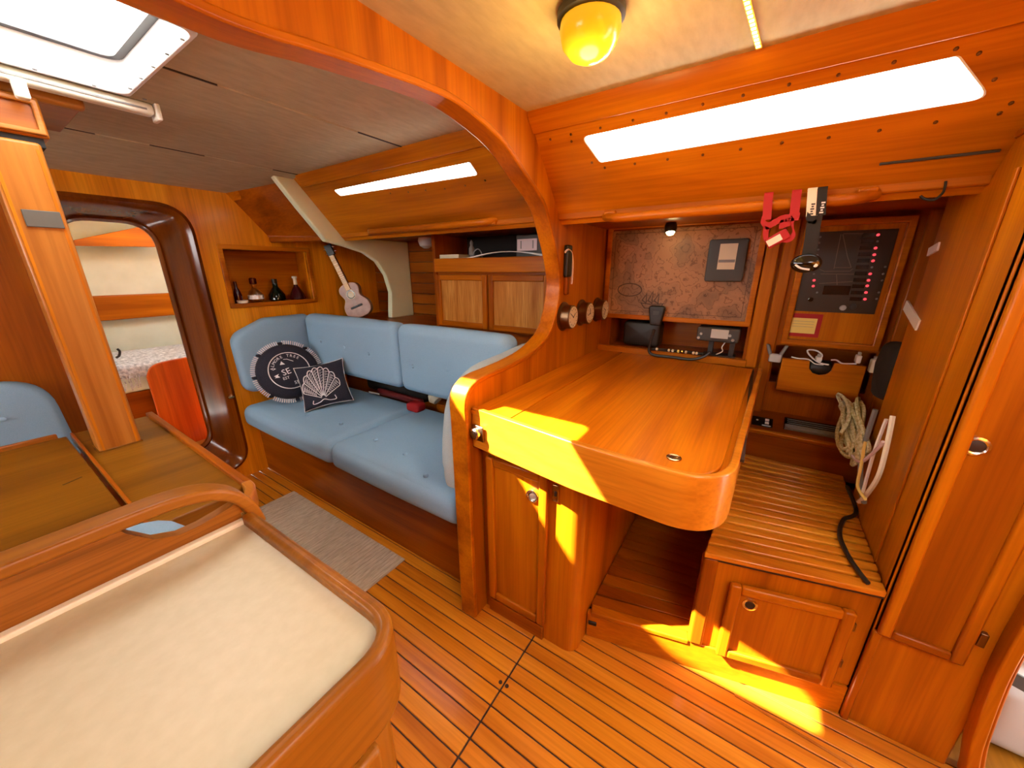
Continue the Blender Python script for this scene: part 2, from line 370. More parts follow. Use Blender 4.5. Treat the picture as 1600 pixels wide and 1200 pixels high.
# ---- coachroof side (sloped) with two long windows
SA, SB = V((1.19, 0, 1.79)), V((1.45, 0, 1.488)); sd = (SB - SA); SLEN = sd.length; sd.normalize(); sn = V((sd.z, 0, -sd.x)) * -1
if sn.x > 0: sn = -sn           # inward normal (to port and down)
def SL(u, y, w_=0): return SA + sd * u + V((0, y, 0)) + sn * w_
def su(px, py):                 # pixel on the sloped side -> (u, y)
    r = R3 @ V((px - 800, py - 600, FPX)); t = ((SA - CAM).dot(sn)) / r.dot(sn); p = CAM + r * t
    return ((p - SA).dot(sd), p.y)
WIN = []
for pts, rad in (([(908, 214), (1500, 86), (1550, 152), (937, 254)], .014), ([(521, 297), (735, 253), (748, 273), (532, 306)], .010)):
    WIN.append(roundpoly([su(*p) for p in pts], rad, 5))
wt = MB().plate([(-.02, -.9), (SLEN + .02, -.9), (SLEN + .02, 2.225), (-.02, 2.225)], WIN, lambda u, v, w_: SL(u, v, -w_), .022)
wt = struct(wt.build('wall_starboard', 'gold_y'), 'varnished teak lining sloping below the deck edge with two long windows')  # lamplight on this slope is painted in through the yellower teak
# narrowing part forward of the white knee
fw = MB(); A0, A1 = SL(-.02, 2.225), SL(SLEN + .02, 2.225); C0, C1 = V((1.00, 2.66, 1.745)), V((1.215, 2.66, 1.485))
fw.add([A0, A1, C1, C0], [(0, 1, 2, 3)]).add([p - sn * .02 for p in (A0, A1, C1, C0)], [(3, 2, 1, 0)])
fw.build('forward_lining', 'red_y', wt)
for i, lp in enumerate(WIN):
    wn = struct(MB().plate(lp, [], lambda u, v, w_: SL(u, v, -.018 - w_), .006).build('window_%d' % (i + 1), 'pane'), ('long tapered cabin window above the chart table', 'slim tapered cabin window above the blue settee')[i])
    fr_ = MB(); A = offs(lp, .0, True); Bq = offs(lp, -.004, True); n = len(lp); cen = V((sum(p[0] for p in lp) / n, sum(p[1] for p in lp) / n))
    Bq = [tuple(cen + (V(p) - cen) * 1 - (V(p) - cen).normalized() * .004) for p in lp]
    vs = []
    for k in range(n): vs += [SL(*lp[k], .0015), SL(*Bq[k], .0015), SL(*Bq[k], -.024), SL(*lp[k], -.024)]
    fr_.add(vs, [(4 * k + j, 4 * k + (j + 1) % 4, 4 * ((k + 1) % n) + (j + 1) % 4, 4 * ((k + 1) % n) + j) for k in range(n) for j in range(4)])
    fr_.build('window_frame', 'white', wn)
BOLT = [[(840 + 20, 200 + 18), (938, 200), (989, 188), (1041, 177), (1098, 163), (1161, 149), (1233, 132), (1310, 117), (1397, 97), (1494, 76), (1530, 83), (1554, 124), (1580, 161), (1562, 177), (1462, 191), (1374, 204), (1295, 215), (1222, 223), (1157, 233), (1098, 242), (1043, 249), (992, 256), (945, 262), (925, 254), (893, 221), (892, 210)],
        [(610, 302), (638, 300), (665, 297), (695, 295), (727, 290), (758, 282)]]
for i, bl in enumerate(BOLT):
    wn = [o for o in COL.objects if o.name == 'window_%d' % (i + 1)][0]; first = None
    for px, py in bl:
        u, y = su(px, py); c = SL(u, y)
        if first is None:
            first = MB().lathe([(.0042, -.002), (.0042, .0008), (.003, .0022), (0, .0026)], c, sn, 8).build('bolt', 'bronze', wn); fc = c
        else:
            q = copyobj(first); q.location = c - fc
# trim boards (top, along the ceiling) and the shelf fiddle below the windows
for nm, ya, yb, lab in (('trim_1', -.9, .724, 'teak cornice board between headliner and chart table window'), ('trim_2', .776, 2.17, 'teak cornice board between headliner and settee window')):
    t = MB(); pts = [SL(-.015, 0, 0), SL(.068, 0, 0), SL(.068, 0, .012), SL(.01, 0, .016)]
    t.prism([(p.x, p.z) for p in pts], 'y', ya, yb); struct(t.build(nm, 'teak_y', bevel=.003), lab)
    if nm == 'trim_2':
        t2 = MB(); t2.add([V((SL(-.015, 0).x, 2.25, 1.80)), V((SL(.07, 0).x, 2.25, SL(.07, 0).z)), V((1.055, 2.645, 1.685)), V((1.00, 2.645, 1.75))], [(0, 1, 2, 3)])
        t2.build('forward_piece', 'teak_y', [o for o in COL.objects if o.name == 'trim_2'][0])
for nm, ya, yb, lab in (('trim_3', -.415, .724, 'teak fiddle board under the chart table window'), ('trim_4', .776, 2.205, 'teak fiddle board under the settee window')):
    struct(B(1.432, 1.452, ya, yb, 1.488, 1.530).build(nm, 'satin_y', bevel=.004), lab)
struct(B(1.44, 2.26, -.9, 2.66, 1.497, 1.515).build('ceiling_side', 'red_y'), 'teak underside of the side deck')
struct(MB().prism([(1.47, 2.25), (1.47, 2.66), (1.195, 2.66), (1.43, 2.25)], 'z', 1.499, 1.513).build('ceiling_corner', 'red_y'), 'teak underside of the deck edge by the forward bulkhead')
# fiddle rail forward of the knee
t = MB().tube([(1.43, 2.26, 1.50), (1.36, 2.42, 1.49), (1.22, 2.635, 1.485)], .02, 8).build('trim_5', 'red_y'); struct(t, 'short teak fiddle forward of the white frame')

# ---- outer hull sides and closing walls
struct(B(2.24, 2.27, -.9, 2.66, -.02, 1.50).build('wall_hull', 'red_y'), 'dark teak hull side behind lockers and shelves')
wa = MB().plate([(-1.7, 0), (1.18, 0), (1.18, 1.8), (-1.7, 1.8)], [], lambda u, v, w_: (u, -1.0 - w_, v), .03).build('wall_aft', 'teak_z'); struct(wa, 'teak aft bulkhead behind the companionway')
struct(MB().box(1.66, 2.27, -.53, -.50, 0, 1.56).box(1.20, 1.69, -.602, -.585, 0, 1.575).box(1.66, 1.69, -.60, -.50, 0, 1.56).box(1.0, 1.46, -.602, -.585, 1.575, 1.82).build('wall_locker_back', 'red_z'), 'teak bulkhead closing the chart corner behind the tall locker')
wp = MB().plate([(-1.0, -.02), (2.66, -.02), (2.66, 1.8), (-1.0, 1.8)], [[(.85, 1.33), (2.55, 1.33), (2.55, 1.75), (.85, 1.75)]], lambda u, v, w_: (-1.70 - w_, u, v), .03)  # window opening is out of view, added and enlarged to light the saloon
wp = struct(wp.build('wall_port', 'teak_y'), 'teak lining on the port side with an added window opening')
struct(B(-1.725, -1.72, .85, 2.55, 1.33, 1.75).build('window_3', 'pane'), 'unseen port window added to let daylight into the saloon')
hp = struct(B(1.985, 2.0, .776, 2.66, .9, 1.50).build('wall_settee', 'caulk'), 'horizontal teak hull boards behind the settee')
for k in range(8):
    q = B(1.972, 1.986, .776, 2.64, .905 + k * .075, .977 + k * .075).build('plank', 'red_y', hp, bevel=.002, seg=1)

# ---- middle bulkhead with the arched opening
YB0, YB1 = .723, .772
ap = [(855, 335), (866, 380), (873, 420), (874, 450), (869, 486), (857, 522), (833, 549), (804, 567), (776, 580), (750, 592), (735, 606), (728, 622), (727, 640)]
up_ = [(283, 0), (400, 48), (500, 78), (600, 112), (660, 134), (710, 157), (755, 192), (790, 227), (820, 272), (845, 310)]
prof = [(-1.7, 1.64), (-.6, 1.645), (0, 1.65)] + [(P(x, y, y=YB0).x, P(x, y, y=YB0).z) for x, y in up_ + ap] + [(.822, .80), (.822, .4), (.822, 0)]
prof = [(p.x, p.y) for p in catmull([(a_, b_, 0) for a_, b_ in prof], 5)]
body = prof + [(2.24, 0), (2.24, 1.505), (1.455, 1.505), (1.20, 1.80), (-1.7, 1.80)]
arch = struct(MB().prism(body, 'y', YB0, YB1).build('wall_middle', 'teak_z'), 'teak bulkhead with a large arched opening')
MB().strip(prof, 'y', YB0 - .004, YB1 + .016, -.012, .005).build('arch_trim', 'teak_x', arch, bevel=.004)

# ---- forward bulkhead with door opening and bottle niche
YF = 2.64
dr = rrect(.27, .812, .10, 1.612, [.12, .12, .13, .13], 8)
NX0, NX1, NZ0, NZ1 = .945, 1.43, 1.105, 1.42
out = [(-1.7, 0), (2.0, 0), (2.0, 1.50), (1.215, 1.495), (1.175, 1.55), (1.02, 1.74), (-1.7, 1.75)]
fb = MB().plate(out, [dr, [(NX0, NZ0), (NX1, NZ0), (NX1, NZ1), (NX0, NZ1)]], lambda u, v, w_: (u, YF + w_, v), .03)
fb = struct(fb.build('wall_forward', 'lit_teak_z'), 'teak forward bulkhead with rounded doorway and bottle niche')
struct(B(-1.7, .235, 2.605, 2.6398, 0, 1.735).build('wall_dinette_shade', 'red_z'), 'added dark teak panel painting the shade at the forward end of the dinette')  # shade on the bulkhead's port part, put in as a darker panel
# niche box and its moulding
nb = MB().box(NX0, NX1, YF + .14, YF + .15, NZ0, NZ1).box(NX0 - .01, NX0, YF + .03, YF + .15, NZ0 - .01, NZ1).box(NX1, NX1 + .01, YF + .03, YF + .15, NZ0 - .01, NZ1)
nb.box(NX0 - .01, NX1 + .01, YF + .03, YF + .15, NZ0 - .012, NZ0).box(NX0 - .01, NX1 + .01, YF + .03, YF + .15, NZ1, NZ1 + .012)
nb.build('niche', 'teak_x', fb)
MB().strip([(NX0, NZ0), (NX1, NZ0), (NX1, NZ1), (NX0, NZ1)], 'y', YF - .012, YF + .02, -.002, .024, True).build('niche_moulding', 'teak_x', fb, bevel=.004)
# door frame: flared jamb + outer and inner roll mouldings
dfm = MB(); inner = rrect(.36, .70, .235, 1.535, [.10, .10, .12, .12], 8); lo, li = dr, inner
rows = [(offs(lo, .022, True), YF - .018), (offs(lo, .004, True), YF - .030), (offs(lo, -.012, True), YF - .018), (offs(lo, -.03, True), YF + .03)]
n = len(lo)
jam = lambda t: [(a_[0] * (1 - t) + b_[0] * t, a_[1] * (1 - t) + b_[1] * t) for a_, b_ in zip(offs(lo, -.03, True), offs(li, .02, True))]
rows += [(jam(.5), YF + .09), (jam(1), YF + .14), (offs(li, .012, True), YF + .135), (li, YF + .15), (li, YF + .17)]
vs = [(p[0], yy, p[1]) for lp, yy in rows for p in lp]
dfm.add(vs, [(i * n + k, i * n + (k + 1) % n, (i + 1) * n + (k + 1) % n, (i + 1) * n + k) for i in range(len(rows) - 1) for k in range(n)])
df = struct(dfm.build('door_1', 'jamb', smooth=60), 'thick rounded varnished door frame to the forward cabin')
# hinges / catch on the jamb
c = P(358, 620, y=YF - .02)
B(c.x - .012, c.x + .02, YF - .045, YF - .02, c.z - .006, c.z + .006).build('door_catch', 'brass', df, bevel=.002)

# ================================================================== FORWARD CABIN (seen through the doorway)
struct(B(.0, 1.4, 2.80, 4.2, .20, .235).build('floor_forward', 'pale_x'), 'pale wooden sole of the forward cabin')
struct(MB().add([(-.2, 3.75, .2), (1.9, 3.75, .2), (1.9, 3.62, 1.12), (-.2, 3.62, 1.12), (-.2, 3.72, 1.75), (1.9, 3.72, 1.75)], [(0, 1, 2, 3), (3, 2, 5, 4)]).build('wall_bow', 'cream'), 'cream vinyl lining at the bow')
struct(MB().plate([(-.2, 2.67), (1.5, 2.67), (1.5, 3.8), (-.2, 3.8)], [[(.45, 2.70), (.95, 2.70), (.95, 2.93), (.45, 2.93)]], lambda u, v, w_: (u, v, 1.69 + w_), .02).build('ceiling_forward', 'cream'), 'cream headliner of the forward cabin')  # unseen ceiling opening, added to bring daylight into this cabin
struct(B(-.23, -.2, 2.67, 3.8, .2, 1.7).build('wall_forward_port', 'cream'), 'cream lining on the port side of the forward cabin')
t = MB().box(-.2, 1.9, 3.58, 3.63, .985, 1.145).build('trim_6', 'teak_x', bevel=.008); struct(t, 'teak shelf fiddle in the forward cabin')
q0, q1, q2, q3 = P(115, 375, y=3.45), P(250, 348, y=3.45), P(250, 386, y=3.45), P(115, 384, y=3.45)
t = MB().prism([(q0.x, q0.z), (q1.x, q1.z), (q2.x, q2.z), (q3.x, q3.z)], 'y', 3.45, 3.49).build('trim_7', 'teak_x', bevel=.003); struct(t, 'tapering teak deck beam in the forward cabin')
struct(B(1.46, 1.5, 2.67, 3.8, .2, 1.7).build('wall_forward_side', 'cream'), 'cream lining on the side of the forward cabin')
BY = .05
bth = thing('berth', 'forward cabin berth with fuzzy blanket seen through the rounded doorway', 'bed', (.35, 3.3, .235))
B(-.2, .93, 3.05, 3.62, .235, .60).build('base', 'red_x', bth)
MB().cushion(-.2, .93, 3.03, 3.6, .60, .74, .05, (0, 0, .02)).build('mattress', 'cream', bth)
bl = MB(); bl.cushion(-.15, .93, 2.985, 3.57, .70, .775, .03, (0, 0, .03), n=24).build('blanket', 'blanket', bth, label='fuzzy grey-white blanket')
fr0 = MB()
for k in range(44):
    x = -.1 + k * .0142; z0 = .70
    fr0.tube([(x, 2.99, z0 + .02), (x + random.uniform(-.01, .01), 2.977, z0 - .03), (x + random.uniform(-.012, .012), 2.979, z0 - .055 - random.random() * .02)], .0035, 4)
fr0.build('fringe', 'blanket', bth, kind='stuff')
pp = [P(230, 590, y=2.91), P(236, 575, y=2.91), P(255, 566, y=2.91), P(300, 557, y=2.91), P(335, 640, y=2.91), P(270, 720, y=2.91)]
pn = MB().prism([(p.x, p.z) for p in catmull(pp[:4], 4)] + [(pp[4].x + .1, pp[3].z), (pp[4].x + .1, .22), (pp[5].x, .22)], 'y', 2.91, 2.935)
props(pn.build('curved_panel', 'redpanel', bevel=.004), 'orange-red varnished panel with rounded corner at the foot of the forward berth', 'panel')
cb = catmull([P(183, 545, y=3.1), P(187, 549, y=3.1), P(186, 556, y=3.1), P(181, 559, y=3.1)], 4)
props(MB().tube(cb, .006, 6).build('cable_loop', 'black'), 'small black loop lying on the fuzzy berth blanket', 'cable')

# ================================================================== HATCH
hx = thing('deck_hatch', 'white framed deck hatch with clear acrylic lens in the headliner', 'hatch', ((HX0 + HX1) / 2, (HY0 + HY1) / 2, CZ))
hole = rrect(HX0 + .006, HX1 - .006, HY0 + .006, HY1 - .006, .035, 6)
lens = rrect(HX0 + .022, HX1 - .012, HY0 + .015, HY1 - .045, .05, 6)
outer = rrect(HX0 - .004, HX1 + .004, HY0 - .004, HY1 + .004, .02, 4)
MB().plate(outer, [hole], lambda u, v, w_: (u, v, CZ - .010 + w_), .012).build('flange', 'white', hx, bevel=.003)
n = len(hole); hm = MB().add([(p[0], p[1], CZ - .004) for p in hole] + [(p[0], p[1], CZ + .062) for p in lens], [(k, (k + 1) % n, n + (k + 1) % n, n + k) for k in range(n)])
hm.build('reveal', 'white', hx)
MB().strip(lens, 'z', CZ + .054, CZ + .070, -.017, .002, True).build('seal', 'rubber', hx)
MB().strip(lens, 'z', CZ + .066, CZ + .085, -.002, .012, True).build('frame', 'light_grey', hx)
MB().plate(offs(lens, .004, True), [], lambda u, v, w_: (u, v, CZ + .072 + w_), .008).build('lens', 'pane', hx)
for k in range(5):
    for (x, y) in ((HX1 - .012, HY0 + .05 + k * .1), (HX0 + .03 + k * .1, HY1 - .02)):
        MB().lathe([(.005, 0), (.004, .002), (0, .0025)], (x, y, CZ - .010), (0, 0, -1), 8).build('screw', 'grey', hx)
rb = thing('roller_blind', 'cream roller blind cassette along the forward edge of the hatch', 'blind', (.2, 1.66, CZ))
B(-.3, .49, 1.618, 1.662, CZ - .036, CZ - .004).build('cassette', 'offwhite', rb, bevel=.012, seg=3)
B(.49, .503, 1.613, 1.667, CZ - .046, CZ - .002).build('end_cap', 'offwhite', rb, bevel=.004)
B(-.3, .47, 1.615, 1.619, CZ - .026, CZ - .022).build('slot', 'grey', rb)
c = P(30, 132, y=1.61); B(c.x - .012, c.x + .012, 1.600, 1.63, c.z - .03, c.z + .012).build('catch', 'offwhite', rb, bevel=.005)

# ================================================================== POST, DINING TABLE
TZ = .765
post = thing('compression_post', 'square varnished teak post rising through the dining table', 'post', (.186, 1.655, TZ))
MB().box(.138, .234, 1.62, 1.70, TZ - .005, 1.617).build('shaft', 'pale_z', post, bevel=.008, seg=3)
for x in (.148, .224): B(x - .003, x + .003, 1.6185, 1.62, TZ, 1.60).build('bead', 'teak_z', post)
B(.136, .236, 1.618, 1.702, TZ, TZ + .004).build('collar', 'dining_z', post, bevel=.001)
pa = [P(36, 331, y=1.617), P(89, 331, y=1.617), P(98, 355, y=1.617), P(44, 355, y=1.617)]
B(.160, .225, 1.614, 1.6205, 1.411, 1.452).build('plaque', 'plaque', post, bevel=.001, label='small dark grey plaque')
hd = thing('post_header', 'teak capped ceiling block on top of the square post', 'ceiling block', (.19, 1.75, 1.6))
B(-.5, .355, 1.69, 1.72, 1.735, 1.772).build('cap_board', 'pale_x', hd, bevel=.012, seg=3)
B(-.5, .345, 1.72, 2.02, 1.738, CZ - .003).build('soffit', 'red_x', hd, bevel=.003)
B(-.5, .262, 1.672, 1.80, 1.640, 1.735).build('block', 'teak_x', hd, bevel=.004)
MB().strip([(-.2, 1.645), (.258, 1.645), (.258, 1.728), (-.2, 1.728)], 'y', 1.660, 1.673, -.012, 0, True).build('moulding', 'pale_x', hd, bevel=.003)
B(-.5, .25, 1.68, 1.79, 1.618, 1.640).build('recess', 'blackfab', hd)

dt = thing('dining_table', 'varnished teak saloon table with folding leaf and raised fiddles', 'table', (.2, 1.45, 0))
CT = roundpoly([(.112, 1.02), (.305, 1.02), (.315, 1.90), (.112, 1.90)], [.0, .05, .02, 0], 5)
MB().prism(CT, 'z', TZ - .03, TZ).build('centre_top', 'dining_x', dt, bevel=.003)
B(-.75, .103, 1.0, 1.885, TZ - .03, TZ).build('leaf', 'dining_x', dt, bevel=.003)
MB().strip([(.305, 1.03), (.315, 1.90)], 'z', TZ - .035, TZ + .014, -.008, .012).build('fiddle', 'red_y', dt, bevel=.004)
fp = catmull([(.306, 1.03, 0), (.303, 1.0, 0), (.29, .97, 0), (.275, .95, 0)], 4)
MB().strip([(p.x, p.y) for p in fp], 'z', TZ - .035, TZ + .016, -.01, .012).build('fiddle_end', 'pale_y', dt, bevel=.004)
B(-.75, .085, 1.885, 1.90, TZ - .03, TZ + .014).build('fiddle', 'pale_x', dt, bevel=.004)
B(.113, .120, 1.03, 1.90, TZ, TZ + .004).build('edge_strip', 'red_y', dt, bevel=.001)
MB().obox((.06, 1.45, TZ), (.9, .43, 0), (-.43, .9, 0), (0, 0, 1), -.02, .02, -.002, .002, -.001, .0006).build('finger_slot', 'caulk', dt)
B(.15, .27, 1.12, 1.80, 0, TZ - .03).build('pedestal', 'red_z', dt, bevel=.005)
B(.12, .29, 1.05, 1.87, TZ - .09, TZ - .03).build('drawer_box', 'red_y', dt, bevel=.004)

# blue cushion at the far end of the dinette, and the one behind the galley
ol = roundpoly([(-.75, .45), (.165, .45), (.145, .86), (-.75, .90)], [.02, .05, .15, .02], 8)
dc = MB().slab(ol, .09, .035, lambda u, v, w_: (u, 2.603 - w_, v), .015); o = dc.build('dinette_cushion', 'fabric'); props(o, 'blue backrest cushion against the bulkhead at the dining table', 'cushion', 'blue settee cushions')
MB().lathe([(.011, 0), (.009, .006), (0, .008)], P(4, 655, y=2.50), (0, -1, 0), 10).build('button', 'fabric', o)
ob = props(B(-1.0, .15, 2.10, 2.60, 0, .44).build('dinette_bench', 'red_x', bevel=.01), 'teak seat base at the far end of the dining table', 'seat base')
ol = roundpoly([(-.7, .5), (.135, .5), (.135, .915), (-.7, .93)], [.02, .02, .08, .02], 6)
o = MB().slab(ol, .09, .03, lambda u, v, w_: (u, .70 + w_, v), .01).build('backrest_cushion', 'fabric'); props(o, 'blue backrest cushion glimpsed through the slot in the galley splashback', 'cushion', 'blue settee cushions')
props(B(-.7, .17, .70, 1.0, 0, .5).build('dinette_bench', 'red_x', bevel=.01), 'teak seat base behind the galley splashback', 'seat base')

# ================================================================== GALLEY COUNTER
GZ = .90
ga = thing('galley_unit', 'galley unit with beige laminate worktop and rounded teak fiddle rail', 'kitchen unit', (-.2, .46, 0))
top = roundpoly([(-.75, .655), (-.75, .285), (.182, .285), (.176, .655)], [0, 0, .045, 0], 8)
MB().prism(top, 'z', GZ - .03, GZ).build('worktop', 'laminate', ga)
fpath = roundpoly([(-.75, .285), (.182, .285), (.176, .655)], [0, .045, 0], 8)[1:-1] if False else None
fp = [(-.75, .285)] + roundpoly([(-.75, .285), (.182, .285), (.176, .655)], [0, .045, 0], 8)[1:-1] + [(.176, .655)]
MB().strip(fp, 'z', GZ - .09, GZ + .016, -.001, .017).build('fiddle_rail', 'galley_x', ga, bevel=.007, seg=3)
cab = roundpoly([(-.75, .655), (-.75, .29), (.185, .29), (.185, .655)], [0, 0, .03, 0], 5)
MB().prism(offs(cab, -.006, True), 'z', 0, GZ - .03).build('cabinet', 'galley_z', ga)
d = panel_door(ga, (-.16, .296, .10), (1, 0, 0), (0, 0, 1), (0, -1, 0), .305, .68, wr='galley_x', ws='galley_z', wp='galley_z')
# splashback with the hand slot, and the curved top rail
YS = .66
sp = [(-.75, .86), (.178, .86), (.178, .925)]
slot = [(.19, .935), (.169, .934), (.15, .930), (.125, .926), (.10, .926), (.075, .936), (.052, .962)]
sp += [(.178, .94)] + slot[1:] + [(.045, .975), (-.75, .975)]
MB().prism(sp, 'y', YS, YS + .018).build('splashback', 'burl', ga)
rp = catmull([(-.75, 0, .981), (-.3, 0, .981), (-.05, 0, .981), (.05, 0, .982), (.10, 0, .981), (.14, 0, .973), (.17, 0, .955), (.19, 0, .925), (.20, 0, .885)], 6)
MB().strip([(p.x, p.z) for p in rp], 'y', YS - .012, YS + .028, -.009, .009).build('top_rail', 'galley_x', ga, bevel=.006, seg=3)
B(-.75, .178, YS - .012, YS + .001, GZ - .001, GZ + .007).build('sealing_strip', 'page', ga, bevel=.002)
B(.182, .196, YS - .02, YS + .03, .70, .90).build('end_post', 'galley_z', ga, bevel=.004)

# ================================================================== RUG
rg = MB(); R0 = [P(465, 765, z=0), P(632, 880, z=0), P(555, 932, z=0), P(410, 790, z=0)]
xs0, xs1, ys0, ys1 = .47, .872, 1.185, 2.19
rg.box(xs0, xs1, ys0, ys1, .0005, .007)
for k in range(46):
    y = ys0 + (k + .5) * (ys1 - ys0) / 46; rg.box(xs0, xs1, y - .007, y + .006, .006, .0088)
o = rg.build('rug', 'rug', bevel=.0008, seg=1); props(o, 'taupe ribbed runner rug on the plank floor beside the settee', 'rug')

# ================================================================== SETTEE
props(B(.925, 1.59, .775, 2.638, 0, .335).build('settee_locker', 'red_y', bevel=.004), 'teak locker box below the blue seat cushions', 'settee')
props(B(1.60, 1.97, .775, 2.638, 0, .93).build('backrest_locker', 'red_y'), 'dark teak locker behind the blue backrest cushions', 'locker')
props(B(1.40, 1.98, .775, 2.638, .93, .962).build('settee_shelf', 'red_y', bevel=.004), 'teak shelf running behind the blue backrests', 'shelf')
BTN = {}
def button(parent, c, ax):
    MB().lathe([(.011, -.004), (.011, .002), (.008, .006), (0, .0075)], c, ax, 10).build('button', 'fabric', parent)
def seat(y0, y1, lab, dots):
    ds = [(P(*d_, z=.497), .03, .008) for d_ in dots]
    o = MB().cushion(.838, 1.47, y0, y1, .353, .492, .05, (.012, .004, .018), ds, n=20).build('seat_cushion', 'fabric', smooth=80)
    props(o, lab, 'cushion', 'blue settee cushions')
    for d_ in ds: button(o, d_[0] + V((0, 0, .0)), (0, 0, 1))
seat(1.655, 2.60, 'blue button-tufted seat cushion carrying the two navy pillows', [(533, 662), (480, 650)])
seat(.800, 1.647, 'blue button-tufted seat cushion next to the arched bulkhead', [(587, 687), (633, 710), (665, 743)])
def back(y0, y1, lab, dots):
    ds = [(P(*d_, x=1.262), .028, .010) for d_ in dots]
    o = MB().cushion(1.27, 1.385, y0, y1, .655, 1.022, .045, (.012, .002, .004), ds, n=20).build('back_cushion', 'fabric', smooth=80)
    props(o, lab, 'cushion', 'blue settee cushions')
    for d_ in ds: button(o, d_[0] + V((.006, 0, 0)), (-1, 0, 0))
back(1.604, 2.52, 'blue buttoned backrest cushion under the small guitar', [(500, 533), (537, 543), (575, 553)])
back(.868, 1.596, 'blue buttoned backrest cushion under the cane-fronted lockers', [(643, 573), (698, 578)])
ol = roundpoly([(.872, .565), (1.33, .555), (1.335, 1.015), (1.06, 1.015), (.862, .93)], [.08, .03, .03, .1, .10], 8)
o = MB().slab(ol, .10, .04, lambda u, v, w_: (u, 2.637 - w_, v), .012).build('end_cushion', 'fabric'); props(o, 'blue end cushion standing against the forward bulkhead below the niche', 'cushion', 'blue settee cushions')
epx = [(690, 735), (687, 700), (689, 660), (693, 630), (706, 600), (732, 571), (775, 552), (822, 534)]
ep = [P(x, y, y=.845) for x, y in epx]
ol = [(.87, .535)] + [(p.x, p.z) for p in ep] + [(1.365, .90), (1.365, .60), (1.30, .535)]
ol = [(p.x, p.y) for p in catmull([(a_, b_, 0) for a_, b_ in ol], 3, True)]
o = MB().slab(ol, .075, .03, lambda u, v, w_: (u, .775 + w_, v), .008).build('end_cushion', 'fabric_lit'); props(o, 'blue end cushion, coloured paler for the light on it, along the arched bulkhead curve', 'cushion', 'blue settee cushions')

# things stuffed behind the backrests
bg = MB().slab(rrect(1.62, 2.2, .50, .64, .04), .14, .04, lambda u, v, w_: (1.598 - w_, u, v), .01).build('black_bag', 'blackfab'); props(bg, 'black fabric bag stuffed in the gap behind the settee backrests', 'bag')
c = P(600, 612, x=1.44)
props(MB().slab(rrect(1.60, 2.02, .512, .55, .015), .05, .015, lambda u, v, w_: (1.445 - w_ * .6, u, v)).build('red_strap', 'darkred'), 'dark red folded strap in the gap below the backrests', 'strap')
props(MB().obox(P(584, 614, x=1.411), (0, -1, .05), (0, .05, 1), (-1, 0, 0), -.05, .06, -.006, .006, 0, .003).build('white_tag', 'white', bevel=.002), 'white tag on the strap in the gap below the backrests', 'tag')
c = P(648, 635, z=.52)
props(MB().cushion(c.x - .03, c.x + .05, c.y - .05, c.y + .05, .49, .545, .02).build('red_pouch', 'red'), 'bright red pouch wedged behind the seat cushions', 'pouch')
c = P(680, 628, x=1.50)
props(MB().lathe([(.0, -.035), (.03, -.03), (.045, 0), (.03, .03), (0, .035)], (1.50, c.y, .55), (0, .8, .6), 14).build('cloth_hat', 'page'), 'cream cloth hat behind the near seat cushion', 'hat')
props(B(1.492, 1.56, .86, 1.55, .336, .515).build('wooden_batten', 'red_y', bevel=.004), 'teak batten lying behind the near seat cushion', 'batten')

